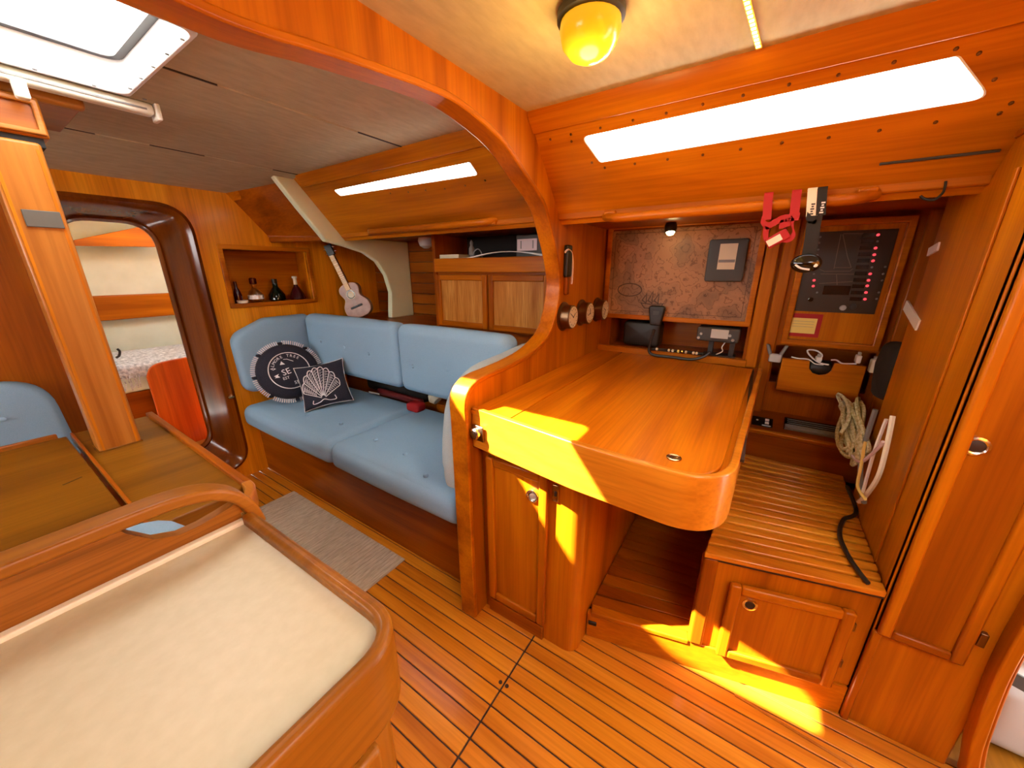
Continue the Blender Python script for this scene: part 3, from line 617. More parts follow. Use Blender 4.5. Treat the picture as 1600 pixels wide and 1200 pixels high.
# ---- pillows
def pillow_round():
    # local frame: u right, v up, w toward the cabin
    c = V((1.062, 2.385, .694)); r = .175
    root = thing('round_pillow', 'round navy pillow with white printed ring and lettering and white-striped fringe', 'pillow', c, group='navy pillows on the settee')
    w_ = V((-.22, -.90, .36)).normalized(); u = V((0, 0, 1)).cross(w_).normalized() * 1; v = w_.cross(u)
    if u.x < 0: u = -u; v = w_.cross(u)
    if v.z < 0: v = -v
    H = lambda a: .052 * max(0, 1 - a * a) ** .5
    mb = MB(); n, m_ = 40, 12; vs = []; fs = []
    for sgn in (1, -1):
        vs = [w_ * (sgn * H(j / m_)) + (u * math.cos(2 * math.pi * k / n) + v * math.sin(2 * math.pi * k / n)) * r * j / m_ for j in range(m_ + 1) for k in range(n)]
        fs = [(j * n + k, j * n + (k + 1) % n, (j + 1) * n + (k + 1) % n, (j + 1) * n + k) for j in range(m_) for k in range(n)]
        mb.add(vs, fs)
    mb.build('cover', 'navy', root, local=True, smooth=80)
    pt = lambda a, b, e=.0025: u * a + v * b + w_ * (H(math.hypot(a, b) / r) + e)
    MB().tube([pt(.112 * math.cos(t), .112 * math.sin(t)) for t in [2 * math.pi * k / 40 for k in range(40)]], .0028, 5, True).build('printed_ring', 'print_white', root, local=True)
    def put(txt, size, a, b, rot=0):
        vs_, fs_ = text_mesh(txt, size); cr_, sr_ = math.cos(rot), math.sin(rot)
        return MB().add([pt(a + p.x * cr_ - p.y * sr_, b + p.x * sr_ + p.y * cr_, .0015 + p.z) for p in vs_], fs_)
    tx = 'ALMORE TREE'; mbt = MB()
    for k, ch in enumerate(tx):
        if ch == ' ': continue
        a = math.radians(165 - k * 11.5); q = put(ch, .024, .092 * math.cos(a), .092 * math.sin(a), a - math.pi / 2); mbt.add(q.v, q.f)
    for txt, size, a, b, rot in (('SE', .052, -.022, -.008, .22), ('EST', .024, -.030, -.045, .1), ('55', .028, .02, -.080, .1)):
        q = put(txt, size, a, b, rot); mbt.add(q.v, q.f)
    mbt.build('lettering', 'print_white', root, local=True, smooth=0, weld=False, kind='stuff')
    ms = MB(); ms.add([pt(-.045, .04), pt(-.018, .04), pt(-.034, .062)], [(0, 1, 2)]); ms.add([pt(-.085, .016), pt(-.07, .02), pt(-.078, .026)], [(0, 1, 2)])
    ms.add([pt(-.09, -.022), pt(-.062, -.012), pt(-.07, -.022), pt(-.06, -.034), pt(-.088, -.034), pt(-.08, -.028)], [(0, 1, 2, 3, 4, 5)])
    ms.tube([pt(-.02, .072), pt(0, .07), pt(.03, .052)], .002, 4).build('emblem', 'print_white', root, local=True, kind='stuff')
    for seg_ in range(8):
        a0 = 2 * math.pi * seg_ / 8 + .1; q = MB(); d_ = MB()
        for k in range(11):
            a = a0 + (k + .5) / 11 * .68; dr_ = u * math.cos(a) + v * math.sin(a)
            q.tube([dr_ * (r - .004), dr_ * (r + .010) + w_ * .002, dr_ * (r + .022)], .0032, 4)
        q.build('fringe', 'print_white', root, local=True, kind='stuff')
        a = a0 + .72; dr_ = u * math.cos(a) + v * math.sin(a)
        MB().cushion(-.012, .012, -.012, .012, -.008, .008, .006, n=2).build('tuft', 'navy', root, local=True).location = dr_ * (r + .006)
pillow_round()
def pillow_square():
    c = V((1.115, 2.095, .644)); h = .135
    root = thing('square_pillow', 'square navy pillow with a white embroidered scallop shell', 'pillow', c, group='navy pillows on the settee')
    w_ = V((-.52, -.74, .44)).normalized(); u = V((0, 0, 1)).cross(w_).normalized()
    if u.x < 0: u = -u
    v = w_.cross(u); v = v if v.z > 0 else -v
    ct, s2 = math.cos(.14), math.sin(.14); u, v = u * ct + v * s2, v * ct - u * s2
    def H(a, b): return .06 * (max(0, 1 - a * a) * max(0, 1 - b * b)) ** .42
    def pos(a, b, sg=1, e=0):
        q = 1 - .10 * (1 - (a * b) ** 2) * max(abs(a), abs(b)) ** 6
        return (u * a * h * (q if abs(a) > abs(b) else 1) + v * b * h * (q if abs(b) >= abs(a) else 1)) + w_ * (sg * H(a, b) + e)
    mb = MB(); n = 24
    for sg in (1, -1):
        mb.add([pos(-1 + 2 * i / n, -1 + 2 * j / n, sg) for i in range(n + 1) for j in range(n + 1)],
               [(i * (n + 1) + j, (i + 1) * (n + 1) + j, (i + 1) * (n + 1) + j + 1, i * (n + 1) + j + 1) for i in range(n) for j in range(n)])
    mb.build('cover', 'navy', root, local=True, smooth=80)
    ed = [(-1 + 2 * i / 16, -1) for i in range(16)] + [(1, -1 + 2 * i / 16) for i in range(16)] + [(1 - 2 * i / 16, 1) for i in range(16)] + [(-1, 1 - 2 * i / 16) for i in range(16)]
    MB().tube([pos(*p) for p in ed], .0022, 5, True).build('piping', 'print_white', root, local=True)
    sh = MB(); ox, oy = -.10, -.66
    S = lambda a, q: pos(ox + math.cos(a) * q * .78, oy + math.sin(a) * q * 1.32, 1, .002)
    angs = [math.radians(d_) for d_ in (162, 141, 122, 105, 88, 71, 54, 36, 18)]
    for a in angs: sh.tube([S(a, q / 10) for q in range(1, 11)], .0022, 4)
    for a0, a1 in zip(angs[:-1], angs[1:]):
        am = (a0 + a1) / 2; sh.tube([S(a0 + (a1 - a0) * t / 6, 1 + .09 * math.sin(math.pi * t / 6)) for t in range(7)], .0026, 4)
        for k in range(14):
            q = .34 + k * .048; z = (a1 - a0) * .34; sh.tube([S(am - z, q), S(am + z * (1 if k % 2 else .3), q + .03)], .0012, 3)
    base = catmull([(-.52, -.66), (-.56, -.82), (-.3, -.80), (-.1, -.70), (.12, -.80), (.36, -.80), (.34, -.62)], 4)
    sh.tube([pos(p.x, p.y, 1, .002) for p in base], .0024, 4)
    sh.build('shell_embroidery', 'print_white', root, local=True, label='white embroidered scallop shell outline')
pillow_square()

# ================================================================== WHITE KNEE
YK = 2.22
ki = [(425, 274), (467, 325), (510, 377), (540, 385), (570, 395), (590, 409), (604, 430), (612, 457), (613, 505)]
kp = [(P(x, y, y=YK).x, P(x, y, y=YK).z) for x, y in ki]
kp[0] = (kp[0][0], 1.782)
ko = [(1.971, .963), (1.971, 1.495), (1.46, 1.495), (1.205, 1.782)]
kn = MB().prism(kp[:-1] + [(kp[-1][0], .963)] + ko, 'y', YK, YK + .045).build('hull_frame', 'knee', bevel=.008, seg=3); props(kn, 'cream painted structural frame curving from deck head down the hull', 'frame')

# ================================================================== LOCKERS BEHIND THE SETTEE
lk = thing('wall_locker', 'teak wall locker with open shelf above two cane-panelled doors', 'cabinet', (1.8, 1.2, .962))
B(1.668, 1.97, .775, 1.655, .962, 1.33).build('carcass', 'red_y', lk)
B(1.655, 1.97, 1.640, 1.665, .962, 1.497).build('end_panel', 'red_z', lk, bevel=.003)
B(1.655, 1.97, .775, 1.64, 1.33, 1.345).build('shelf', 'red_y', lk)
B(1.648, 1.668, .775, 1.648, 1.285, 1.362).build('fiddle', 'teak_y', lk, bevel=.004)
B(1.95, 1.97, .775, 1.64, 1.345, 1.497).build('back', 'blackfab', lk)
for ya, yb in ((1.262, 1.640), (.872, 1.250)):
    panel_door(lk, (1.666, yb, .972), (0, -1, 0), (0, 0, 1), (-1, 0, 0), yb - ya, .30, st=.032, th=.018, wp='cane', bev=.004)
# things on the shelf
props(B(1.67, 1.80, 1.47, 1.635, 1.346, 1.362).build('paperback', 'page', bevel=.002), 'lower of two yellowed paperbacks on the locker shelf', 'book', 'paperbacks on the locker shelf')
props(B(1.68, 1.80, 1.48, 1.63, 1.3625, 1.384).build('paperback', 'page', bevel=.002), 'upper of two yellowed paperbacks on the locker shelf', 'book', 'paperbacks on the locker shelf')
PX_ = 1.76
hs = thing('hand_pump', 'small grey-brown hand pump with curved hose on the locker shelf', 'pump', (1.72, 1.43, 1.346))
MB().lathe([(.012, 0), (.012, .03), (.018, .035), (.016, .07), (.008, .085), (.010, .10), (.004, .115)], (1.74, 1.43, 1.346), n=10).build('body', 'grey', hs)
MB().tube(catmull([(1.72, 1.41, 1.346), (1.72, 1.40, 1.39), (1.72, 1.37, 1.41), (1.72, 1.345, 1.39), (1.72, 1.34, 1.347)], 5), .003, 6).build('hose', 'grey', hs)
cp = MB()
for k in range(3):
    ys = [1.42 - i * .06 for i in range(10)]; zz = [1.352 + k * .004 + .036 * math.sin(math.pi * i / 9) * (1 - .12 * k) for i in range(10)]
    vs = []; 
    for y, z in zip(ys, zz): vs += [(1.672 + .003 * k, y, z), (1.697, y, z)]
    n_ = len(vs); vs += [(a, b, c + .0035) for a, b, c in vs]
    cp.add(vs, [f for i in range(9) for f in ((2 * i, 2 * i + 1, 2 * i + 3, 2 * i + 2), (n_ + 2 * i, n_ + 2 * i + 2, n_ + 2 * i + 3, n_ + 2 * i + 1), (2 * i, 2 * i + 2, n_ + 2 * i + 2, n_ + 2 * i), (2 * i + 1, n_ + 2 * i + 1, n_ + 2 * i + 3, 2 * i + 3))])
props(cp.build('papers', 'white'), 'bowed sheaf of white papers lying on the locker shelf', 'papers')
fb_ = thing('folder_box', 'dark grey document box with pale printed label on the locker shelf', 'box', (1.85, .98, 1.346))
B(1.70, 1.92, .79, 1.10, 1.348, 1.468).build('box', 'dark_grey', fb_, bevel=.005)
a = P(808, 374, x=1.697); b_ = P(839, 391, x=1.697)
B(1.697, 1.70, b_.y, a.y, b_.z, a.z).build('printed_label', 'label_pink', fb_)
for k in (.2, .8): B(1.6962, 1.697, a.y + (b_.y - a.y) * k - .003, a.y + (b_.y - a.y) * k + .003, b_.z + .01, a.z - .008).build('print_line', 'grey', fb_)
wl = thing('bulkhead_lamp', 'small white lamp under the side deck beside the wall locker', 'lamp', (1.8, 1.9, 1.47))
MB().lathe([(.045, .03), (.05, .01), (.04, -.02), (.015, -.035), (0, -.036)], (1.80, 1.86, 1.467), n=16).build('shade', 'white', wl)

# ================================================================== GUITAR
gb = V((1.66, 2.42, .972)); gt = V((1.572, 2.60, 1.47))
gv = (gt - gb).normalized(); gw = V((-.80, -.58, .0)); gw = (gw - gv * gw.dot(gv)).normalized(); gu = gv.cross(gw).normalized()
gu = gu if gu.y < 0 else -gu
gr = thing('guitar', 'small pinkish-brown travel guitar leaning in the corner behind the settee', 'guitar', gb)
G = lambda a, b, c: gu * a + gv * b + gw * c
half = [(.0, 0), (.055, .004), (.088, .03), (.097, .07), (.088, .105), (.066, .135), (.060, .155), (.068, .18), (.074, .205), (.064, .232), (.035, .248), (.0, .25)]
ol = [(p.x, p.y) for p in catmull([(a, b, 0) for a, b in half], 3)]; ol = ol + [(-a, b) for a, b in ol[::-1][1:-1]]
MB().slab(ol, .055, .004, lambda u, v, w_: G(u, v, w_ - .03), 0).build('body', 'ukulele', gr, local=True)
MB().lathe([(.030, 0), (.030, .0015), (.024, .0015), (.024, .0008), (0, .0008)], G(0, .17, .0255), gw, 20).build('soundhole', 'gloss_black', gr, local=True)
MB().lathe([(.034, 0), (.034, .0012), (.027, .0012)], G(0, .17, .0255), gw, 20).build('rosette', 'dial', gr, local=True)
MB().obox((0, 0, 0), gu, gv, gw, -.045, .045, .072, .086, .025, .033).build('bridge', 'black', gr, local=True, bevel=.003)
nk = MB().obox((0, 0, 0), gu, gv, gw, -.018, .018, .20, .46, .004, .03).build('neck', 'bronze', gr, local=True, bevel=.003)
for k in range(12):
    b0 = .455 - .255 * (1 - .94 ** (k * 2.2)) * 1.0; MB().obox((0, 0, 0), gu, gv, gw, -.018, .018, b0 - .0012, b0 + .0012, .03, .0315).build('fret', 'light_grey', nk, local=True)
MB().obox((0, 0, 0), gu, gv, gw, -.026, .026, .46, .535, .0, .02).build('headstock', 'black', gr, local=True, bevel=.004)
for s_ in (-1, 1):
    for k in range(2): MB().lathe([(.006, 0), (.006, .014), (0, .016)], G(s_ * .026, .48 + k * .03, .01), gu * s_, 8).build('tuner', 'chrome', gr, local=True)
for k in range(4): MB().tube([G(-.0105 + k * .007, .079, .034), G(-.0105 + k * .007, .46, .033)], .0006, 3).build('string', 'light_grey', gr, local=True)

# ================================================================== BOTTLES IN THE NICHE
def bottle(px, lab, prof, m, capm=None, capprof=None, labelm=None, lz=None):
    c = P(px, 468, y=YF + .05); c.z = NZ0; root = thing('bottle', lab, 'bottle', c, group='bottles in the niche')
    MB().lathe(prof, c, n=16).build('glass', m, root)
    if capprof: MB().lathe(capprof, c, n=12).build('stopper', capm, root)
    if labelm: MB().lathe([(lz[2] + .0004, lz[0]), (lz[2] + .0004, lz[1])], c, n=16).build('paper_label', labelm, root)
bottle(373, 'slim dark red bottle in the niche beside the doorway', [(.022, 0), (.022, .05), (.016, .075), (.008, .095), (.008, .13), (0, .131)], 'wine')
bottle(401, 'clear round bottle with pale label and dark stopper in the niche', [(.03, 0), (.042, .012), (.042, .045), (.03, .07), (.013, .088), (.013, .11), (0, .11)], 'bottle_glass', 'wine', [(.013, .11), (.02, .114), (.02, .145), (.014, .15), (0, .15)], 'white', (.02, .045, .0425))
bottle(434, 'squat dark green bottle with black neck in the niche', [(.04, 0), (.05, .01), (.048, .04), (.03, .07), (.016, .09), (.014, .125), (0, .126)], 'green_glass', 'black', [(.016, .11), (.016, .14), (0, .14)])
bottle(466, 'dark conical bottle with pale foil neck in the niche', [(.044, 0), (.05, .008), (.042, .04), (.024, .075), (.014, .09), (.013, .10), (0, .10)], 'wine', 'page', [(.012, .095), (.011, .14), (.016, .143), (.016, .155), (0, .155)])
c = P(375, 468, y=YF + .02); c.z = NZ0
props(MB().lathe([(.028, 0), (.03, .006), (.03, .018), (.026, .02), (0, .018)], c + V((.012, -.0, 0)), n=16).build('candle_dish', 'page'), 'low cream candle dish at the end of the niche', 'dish')

# ================================================================== CHART TABLE
ct_ = thing('chart_table', 'teak chart table with deep rounded fascia and lift-up lid', 'table', (1.4, .33, 0))
tl = roundpoly([(.848, .722), (.795, .34), (.776, -.018), (1.93, -.066), (1.99, .722)], [0, .3, .135, 0, 0], 10)
i0 = min(range(len(tl)), key=lambda k: (V(tl[k]) - V((1.93, -.066))).length)
front = tl[:i0 + 1]
MB().strip(front, 'z', .733, .872, -.018, .0).build('fascia', 'table_y', ct_, bevel=.005, seg=3) if False else None
ar = sum(front[i][0] * front[(i + 1) % len(front)][1] - front[(i + 1) % len(front)][0] * front[i][1] for i in range(len(front)))
MB().strip(front, 'z', .733, .873, 0, -.018).build('fascia', 'floor_y', ct_, bevel=.004, seg=3)
inn = offs(tl, -.017, True)
MB().prism(inn, 'z', .74, .856).build('box', 'table_x', ct_)
ins = lambda pts, ylo, yhi: [p for p in pts if ylo <= p[1] <= yhi]
lidp = roundpoly([(.833, .572), (.813, .34), (.798, .012), (1.93, -.030), (1.965, .572)], [0, .3, .115, 0, 0], 10)
MB().prism(lidp, 'z', .852, .8655).build('lid', 'table_x', ct_, bevel=.0025)
B(.845, 1.97, .577, .7225, .852, .8655).build('fixed_top', 'table_x', ct_, bevel=.002)
B(.95, 1.93, -.034, -.024, .857, .864).build('hinge_gap', 'caulk', ct_)
MB().lathe([(.012, .003), (.014, .004), (.017, .003), (.017, 0)], P(1053, 716, z=.866), n=20).build('finger_hole', 'brass', ct_)
MB().lathe([(.012, .0006), (0, .0006)], P(1053, 716, z=.866), n=16).build('hole', 'caulk', ct_)
B(1.965, 1.99, -.0, .722, .86, .893).build('back_fiddle', 'teak_y', ct_, bevel=.003)
c = P(747, 680, x=.842)
MB().obox((.838, .688, .795), (-.14, -.99, 0), (0, 0, 1), (-.99, .14, 0), -.026, .026, -.026, .026, 0, .005).build('knob_plate', 'bronze', ct_, bevel=.002)
MB().lathe([(.019, 0), (.019, .012), (.015, .016), (0, .016)], (.833, .689, .795), (-.99, .14, 0), 20).build('knob', 'chrome', ct_, label='round metal push knob on the fascia')

# cabinet below
cb = thing('chart_cabinet', 'teak cabinet with panelled door under the chart table', 'cabinet', (1.4, .52, 0))
MB().prism(roundpoly([(.897, .722), (.897, .338), (1.99, .338), (1.99, .722)], [0, .05, 0, 0], 8), 'z', .0, .737).build('carcass', 'teak_z', cb, bevel=.002)
B(.885, .90, .46, .70, .0, .06).build('plinth', 'red_y', cb, bevel=.003)
d = panel_door(cb, (.897, .695, .075), (0, -1, 0), (0, 0, 1), (-1, 0, 0), .243, .615, st=.032, th=.02)
ring_pull(d, P(832, 775, x=.884) + V((.0, 0, 0)), (-1, 0, 0), .022)
c = P(868, 771, x=.893)
lp_ = B(.891, .897, c.y - .011, c.y + .011, c.z - .03, c.z + .03).build('latch_plate', 'brass', cb, bevel=.002, label='small brass latch plate')
B(.889, .892, c.y - .005, c.y + .003, c.z - .008, c.z + .008).build('bolt', 'caulk', lp_)

# ================================================================== FOOTWELL PLATFORM AND BENCH
pf = thing('footwell_platform', 'raised plank footwell floor under the chart table', 'platform', (1.4, .15, 0))
A_, B_ = V((.993, .334, 0)), V((1.181, -.4095, 0)); rd = (B_ - A_).normalized(); rn = V((rd.y, -rd.x, 0)); rn = rn if rn.x < 0 else -rn
MB().obox(A_, rd, (0, 0, 1), rn, 0, (B_ - A_).length, 0, .112, -.02, 0).build('riser', 'teak_y', pf, bevel=.003)
MB().prism([(1.0, .336), (1.085, .003), (1.98, .003), (1.98, .336)], 'z', 0, .102).build('base', 'caulk', pf)
MB().obox(A_, rd, (0, 0, 1), rn, .012, .335, .100, .120, -.035, .004).build('nosing', 'teak_y', pf, bevel=.005)
for k in range(15):
    x0 = A_.x + .037 + k * .060
    def xl(y, xx): return xx + (y - A_.y) * rd.x / rd.y * max(0, 1 - k / 14)
    y0_, y1_ = .335, .004
    q = MB().prism([(xl(y0_, x0), y0_), (xl(y1_, x0), y1_), (xl(y1_, x0 + .050), y1_), (xl(y0_, x0 + .050), y0_)], 'z', .100, .113)
    q.build('plank', 'red_y', pf, bevel=.001, seg=1)
c = P(918, 968, x=1.0); MB().obox(A_, rd, (0, 0, 1), rn, .006, .035, .062, .078, 0, .006).build('catch', 'black', pf, bevel=.002)

bn = thing('bench_seat', 'teak bench with slatted top and locker door beside the chart table', 'bench', (1.5, -.2, .10))
F0, F1, K1, K0 = V((1.078, .0)), V((1.182, -.409)), V((1.866, -.409)), V((1.866, -.06))
fd = V((F1.x - F0.x, F1.y - F0.y, 0)).normalized(); fn_ = V((fd.y, -fd.x, 0)); fn_ = fn_ if fn_.x < 0 else -fn_; FW = (F1 - F0).length
MB().prism([(F0.x + .006, F0.y - .004), (F1.x + .006, F1.y), (K1.x, K1.y), (K0.x, K0.y)], 'z', .115, .462).build('carcass', 'teak_z', bn)
MB().obox((F0.x, F0.y, 0), fd, (0, 0, 1), fn_, -.012, .03, .112, .462, -.03, .006).build('corner_post', 'teak_z', bn, bevel=.008, seg=3)
NS = 17
MB().prism([(F0.x - .006, F0.y + .008), (F1.x - .006, F1.y), (K1.x, K1.y), (K0.x, K0.y + .008)], 'z', .456, .468).build('seat_board', 'caulk', bn)
for k in range(NS):
    t0, t1 = k / NS, (k + .72) / NS
    a, b_, c, d_ = F0.lerp(K0, t0), F1.lerp(K1, t0), F1.lerp(K1, t1), F0.lerp(K0, t1)
    off = .012 if k == 0 else 0
    MB().prism([(a.x - off, a.y + .012), (b_.x - off, b_.y), (c.x, c.y), (d_.x, d_.y + .012)], 'z', .464, .482).build('slat', 'floor_y', bn, bevel=.004)
o0 = V((F0.x, F0.y, .112)) + fd * .068 + fn_ * .0
d = panel_door(bn, o0, fd, V((0, 0, 1)), fn_, .306, .285, st=.03, th=.022, wr='teak_y', wp='teak_z')
ring_pull(d, V((F0.x, F0.y, 0)) + fd * .128 + V((0, 0, .335)) + fn_ * .011, fn_, .020)
for zz in (.20, .34): MB().obox(V((F0.x, F0.y, zz)), fd, (0, 0, 1), fn_, .374, .386, -.014, .014, 0, .008).build('hinge', 'bronze', d, bevel=.002)

# ================================================================== NAV STATION BACK WALL
nv = MB().plate([(-.50, .46), (.722, .46), (.722, 1.50), (-.50, 1.50)], [[(.02, .893), (.665, .893), (.665, 1.045), (.02, 1.045)], [(-.43, .80), (-.10, .80), (-.10, .972), (-.43, .972)]], lambda u, v, w_: (2.0 + w_, u, v), .02)
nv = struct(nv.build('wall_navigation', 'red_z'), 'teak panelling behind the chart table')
MB().box(2.02, 2.2, .0, .69, .875, .892).box(2.19, 2.2, .0, .69, .88, 1.06).box(2.02, 2.2, .665, .68, .88, 1.06).box(2.02, 2.2, .005, .02, .88, 1.06).box(2.02, 2.2, .0, .69, 1.046, 1.06).build('recess', 'red_y', nv)
MB().box(2.02, 2.16, -.44, -.09, .785, .80).box(2.15, 2.16, -.44, -.09, .79, .99).build('recess', 'red_y', nv)
B(1.975, 2.0, -.04, .008, .86, 1.497).build('pilaster', 'teak_z', nv, bevel=.005)
B(1.985, 2.0, -.095, -.05, .62, 1.497).build('pilaster', 'teak_z', nv, bevel=.006)
B(1.985, 2.0, -.50, -.455, .62, 1.497).build('pilaster', 'red_z', nv, bevel=.006)
mp = thing('wall_chart', 'antique-style brown sea chart in a thin teak frame above the chart table', 'map', (1.99, .36, 1.06))
B(1.990, 1.9985, .035, .688, 1.066, 1.485).build('chart_sheet', 'chart', mp)
MB().strip([(.035, 1.066), (.688, 1.066), (.688, 1.495), (.035, 1.495)], 'x', 1.980, 2.0, -.002, .022, True).build('frame', 'teak_y', mp, bevel=.004)
MB().strip([(.055, 1.085), (.668, 1.085), (.668, 1.47), (.055, 1.47)], 'x', 1.9893, 1.991, -.001, .001, True).build('printed_border', 'ink', mp)
cr_ = [(.575 + .062 * math.cos(2 * math.pi * k / 24), 1.195 + .032 * math.sin(2 * math.pi * k / 24)) for k in range(24)]
MB().strip(cr_, 'x', 1.9890, 1.991, -.0025, .0025, True).build('printed_cartouche', 'ink', mp)
MB().strip([(.40, 1.13), (.42, 1.105), (.49, 1.105), (.51, 1.13), (.455, 1.125)], 'x', 1.9890, 1.991, -.0025, .0025, True).build('printed_ship_hull', 'ink', mp)
for k in range(3): MB().strip([(.425 + k * .03, 1.13), (.425 + k * .03, 1.19 - .012 * abs(k - 1)), (.445 + k * .03, 1.145)], 'x', 1.9890, 1.991, -.0025, .0025, True).build('printed_sail', 'ink', mp)
tb = thing('black_display', 'matt black display unit with pale sticker mounted over the chart', 'display', (1.97, .15, 1.24))
MB().slab(rrect(.075, .228, 1.243, 1.425, .012), .022, .004, lambda u, v, w_: (1.99 - w_, u, v)).build('body', 'dark_grey', tb)
a = P(1126, 381, x=1.966); b_ = P(1147, 421, x=1.966); B(1.966, 1.9685, b_.y, a.y, b_.z, a.z).build('sticker', 'page', tb)
B(1.9655, 1.9665, b_.y + .002, a.y - .002, b_.z + .03, b_.z + .042).build('print_band', 'grey', tb)
ml = thing('chart_light', 'small round chart spotlight with glowing bulb under the side deck', 'lamp', (1.88, .385, 1.5))
MB().lathe([(.02, 0), (.026, -.012), (.026, -.03), (.021, -.045), (.018, -.04)], (1.88, .385, 1.497), (.3, .1, .95), 16).build('housing', 'black', ml)
MB().lathe([(.019, -.042), (.014, -.052), (0, -.055)], (1.88, .385, 1.497), (.3, .1, .95), 16).build('bulb', 'bulb', ml)
lt = bpy.data.lights.new('chart_spot', 'POINT'); lt.energy = .15; lt.color = (1, .75, .35); lt.shadow_soft_size = .02
lo_ = bpy.data.objects.new('chart_spot', lt); COL.objects.link(lo_); lo_.parent = ml; lo_.location = (-.01, -.01, -.07)

# instruments on the bulkhead
for k, (px, py, lab) in enumerate(((887, 495, 'brass clock-type gauge with cream dial mounted nearest the arched trim'), (914, 489, 'brass gauge with cream dial between two others on the bulkhead'), (938, 484, 'brass gauge with cream dial mounted nearest the framed chart'))):
    c = P(px, py, y=.70); g = thing('gauge', lab, 'gauge', (c.x, .723, c.z), group='three round gauges on the bulkhead')
    r = .052
    MB().lathe([(r + .012, 0), (r + .012, .006), (r, .010), (r, .047), (r - .004, .050), (r - .006, .0495)], (c.x, .7225, c.z), (0, -1, 0), 24).build('case', 'bronze', g)
    MB().lathe([(r - .005, .0502), (0, .0504)], (c.x, .7225, c.z), (0, -1, 0), 24).build('dial', 'dial', g)
    hd_ = MB()
    for a, l in ((.7 + k, .024), (2.6 + k * .8, .03)):
        hd_.obox((c.x, 0.7225 - .0505, c.z), (math.cos(a), 0, math.sin(a)), (-math.sin(a), 0, math.cos(a)), (0, -1, 0), -.004, l, -.0015, .0015, 0, .001)
    for j in range(12):
        a = j * math.pi / 6; hd_.obox((c.x, 0.7225 - .0504, c.z), (math.cos(a), 0, math.sin(a)), (-math.sin(a), 0, math.cos(a)), (0, -1, 0), .033, .039, -.001, .001, 0, .0008)
    hd_.build('hands', 'black', g)
c = P(886, 412, y=.715); kf = thing('sheath_knife', 'black handled knife with white lanyard hanging on the bulkhead', 'knife', (c.x, .72, c.z))
B(c.x - .022, c.x + .022, .700, .7225, c.z - .055, c.z + .075).build('handle', 'black', kf, bevel=.006)
B(c.x - .012, c.x + .016, .705, .7225, c.z - .13, c.z - .055).build('sheath', 'red_z', kf, bevel=.004)
l0 = [P(x, y, y=.703) for x, y in ((883, 394), (888, 390), (893, 395), (895, 410), (894, 430), (893, 444))]
MB().tube(catmull(l0, 4), .0045, 5).build('lanyard', 'label_pink', kf)

# VHF set, handset and cords in the recess
sk = MB().slab(rrect(.405, .60, .897, 1.03, .025), .10, .015, lambda u, v, w_: (2.12 - w_, u, v), .006).build('speaker_box', 'black'); props(sk, 'black speaker box in the recess under the chart', 'speaker')
vh = thing('vhf_radio', 'black marine radio with pale screen on a bracket in the recess', 'radio', (2.03, .13, .893))
MB().slab(rrect(.045, .225, .965, 1.032, .012), .10, .008, lambda u, v, w_: (2.07 - w_, u, v)).build('body', 'dark_grey', vh)
a = P(1112, 514, x=1.966); b_ = P(1137, 530, x=1.966); B(1.964, 1.971, b_.y, a.y, b_.z, a.z).build('screen', 'screen', vh, bevel=.001)
for py_ in (.205, .215, .085, .07):
    MB().lathe([(.007, 0), (.006, .008), (0, .008)], (1.97, py_, 1.0 if py_ in (.205, .085) else .98), (-1, 0, 0), 10).build('knob', 'light_grey', vh)
MB().box(2.0, 2.05, .06, .08, .893, .97).box(2.0, 2.05, .15, .17, .893, .97).box(1.99, 2.06, .05, .19, .893, .899).build('bracket', 'black', vh)
MB().tube(catmull([(2.0, .10, .965), (1.985, .11, .94), (1.99, .105, .92), (2.0, .13, .90)], 4), .0025, 5).build('wire', 'white', vh)
hm_ = thing('radio_handset', 'black push-to-talk handset hanging in front of the chart', 'handset', (1.96, .43, 1.02))
hc = P(1025, 492, x=1.95)
MB().slab(roundpoly([(hc.y - .026, hc.z - .055), (hc.y + .026, hc.z - .055), (hc.y + .040, hc.z + .035), (hc.y + .03, hc.z + .045), (hc.y - .03, hc.z + .045), (hc.y - .040, hc.z + .035)], .012, 4), .03, .008, lambda u, v, w_: (1.978 - w_, u, v)).build('body', 'black', hm_)
B(1.945, 1.949, hc.y - .015, hc.y + .015, hc.z, hc.z + .02).build('grille', 'dark_grey', hm_, bevel=.001)
cc = [P(*q, x=1.93) for q in ((1022, 515), (1016, 535), (1014, 548), (1022, 558), (1050, 567), (1080, 566), (1100, 557), (1110, 550))]
for q in cc: q.z = max(q.z, .877)
MB().tube(catmull(cc, 5), .007, 7).build('cord', 'black', hm_)
bd = thing('beaded_cord', 'black cord strung with cream and orange beads along the back of the chart table', 'cord', (1.93, .3, .90))
bp0 = [P(*q, x=1.945) for q in ((1018, 545), (1040, 547), (1070, 550), (1098, 553))]
for q in bp0: q.z = max(q.z, .903)
MB().tube(catmull(bp0, 4), .008, 7).build('cord', 'black', bd)
for k, (px, m_) in enumerate(((1026, 'page'), (1045, 'page'), (1051, 'page'), (1060, 'sticky'), (1066, 'brass'), (1072, 'page'), (1084, 'page'), (1089, 'page'))):
    q = P(px, 548, x=1.937); q.z = .908; MB().lathe([(.003, -.006), (.008, -.003), (.008, .003), (.003, .006)], q, (0, 1, .05), 8).build('bead', m_, bd)

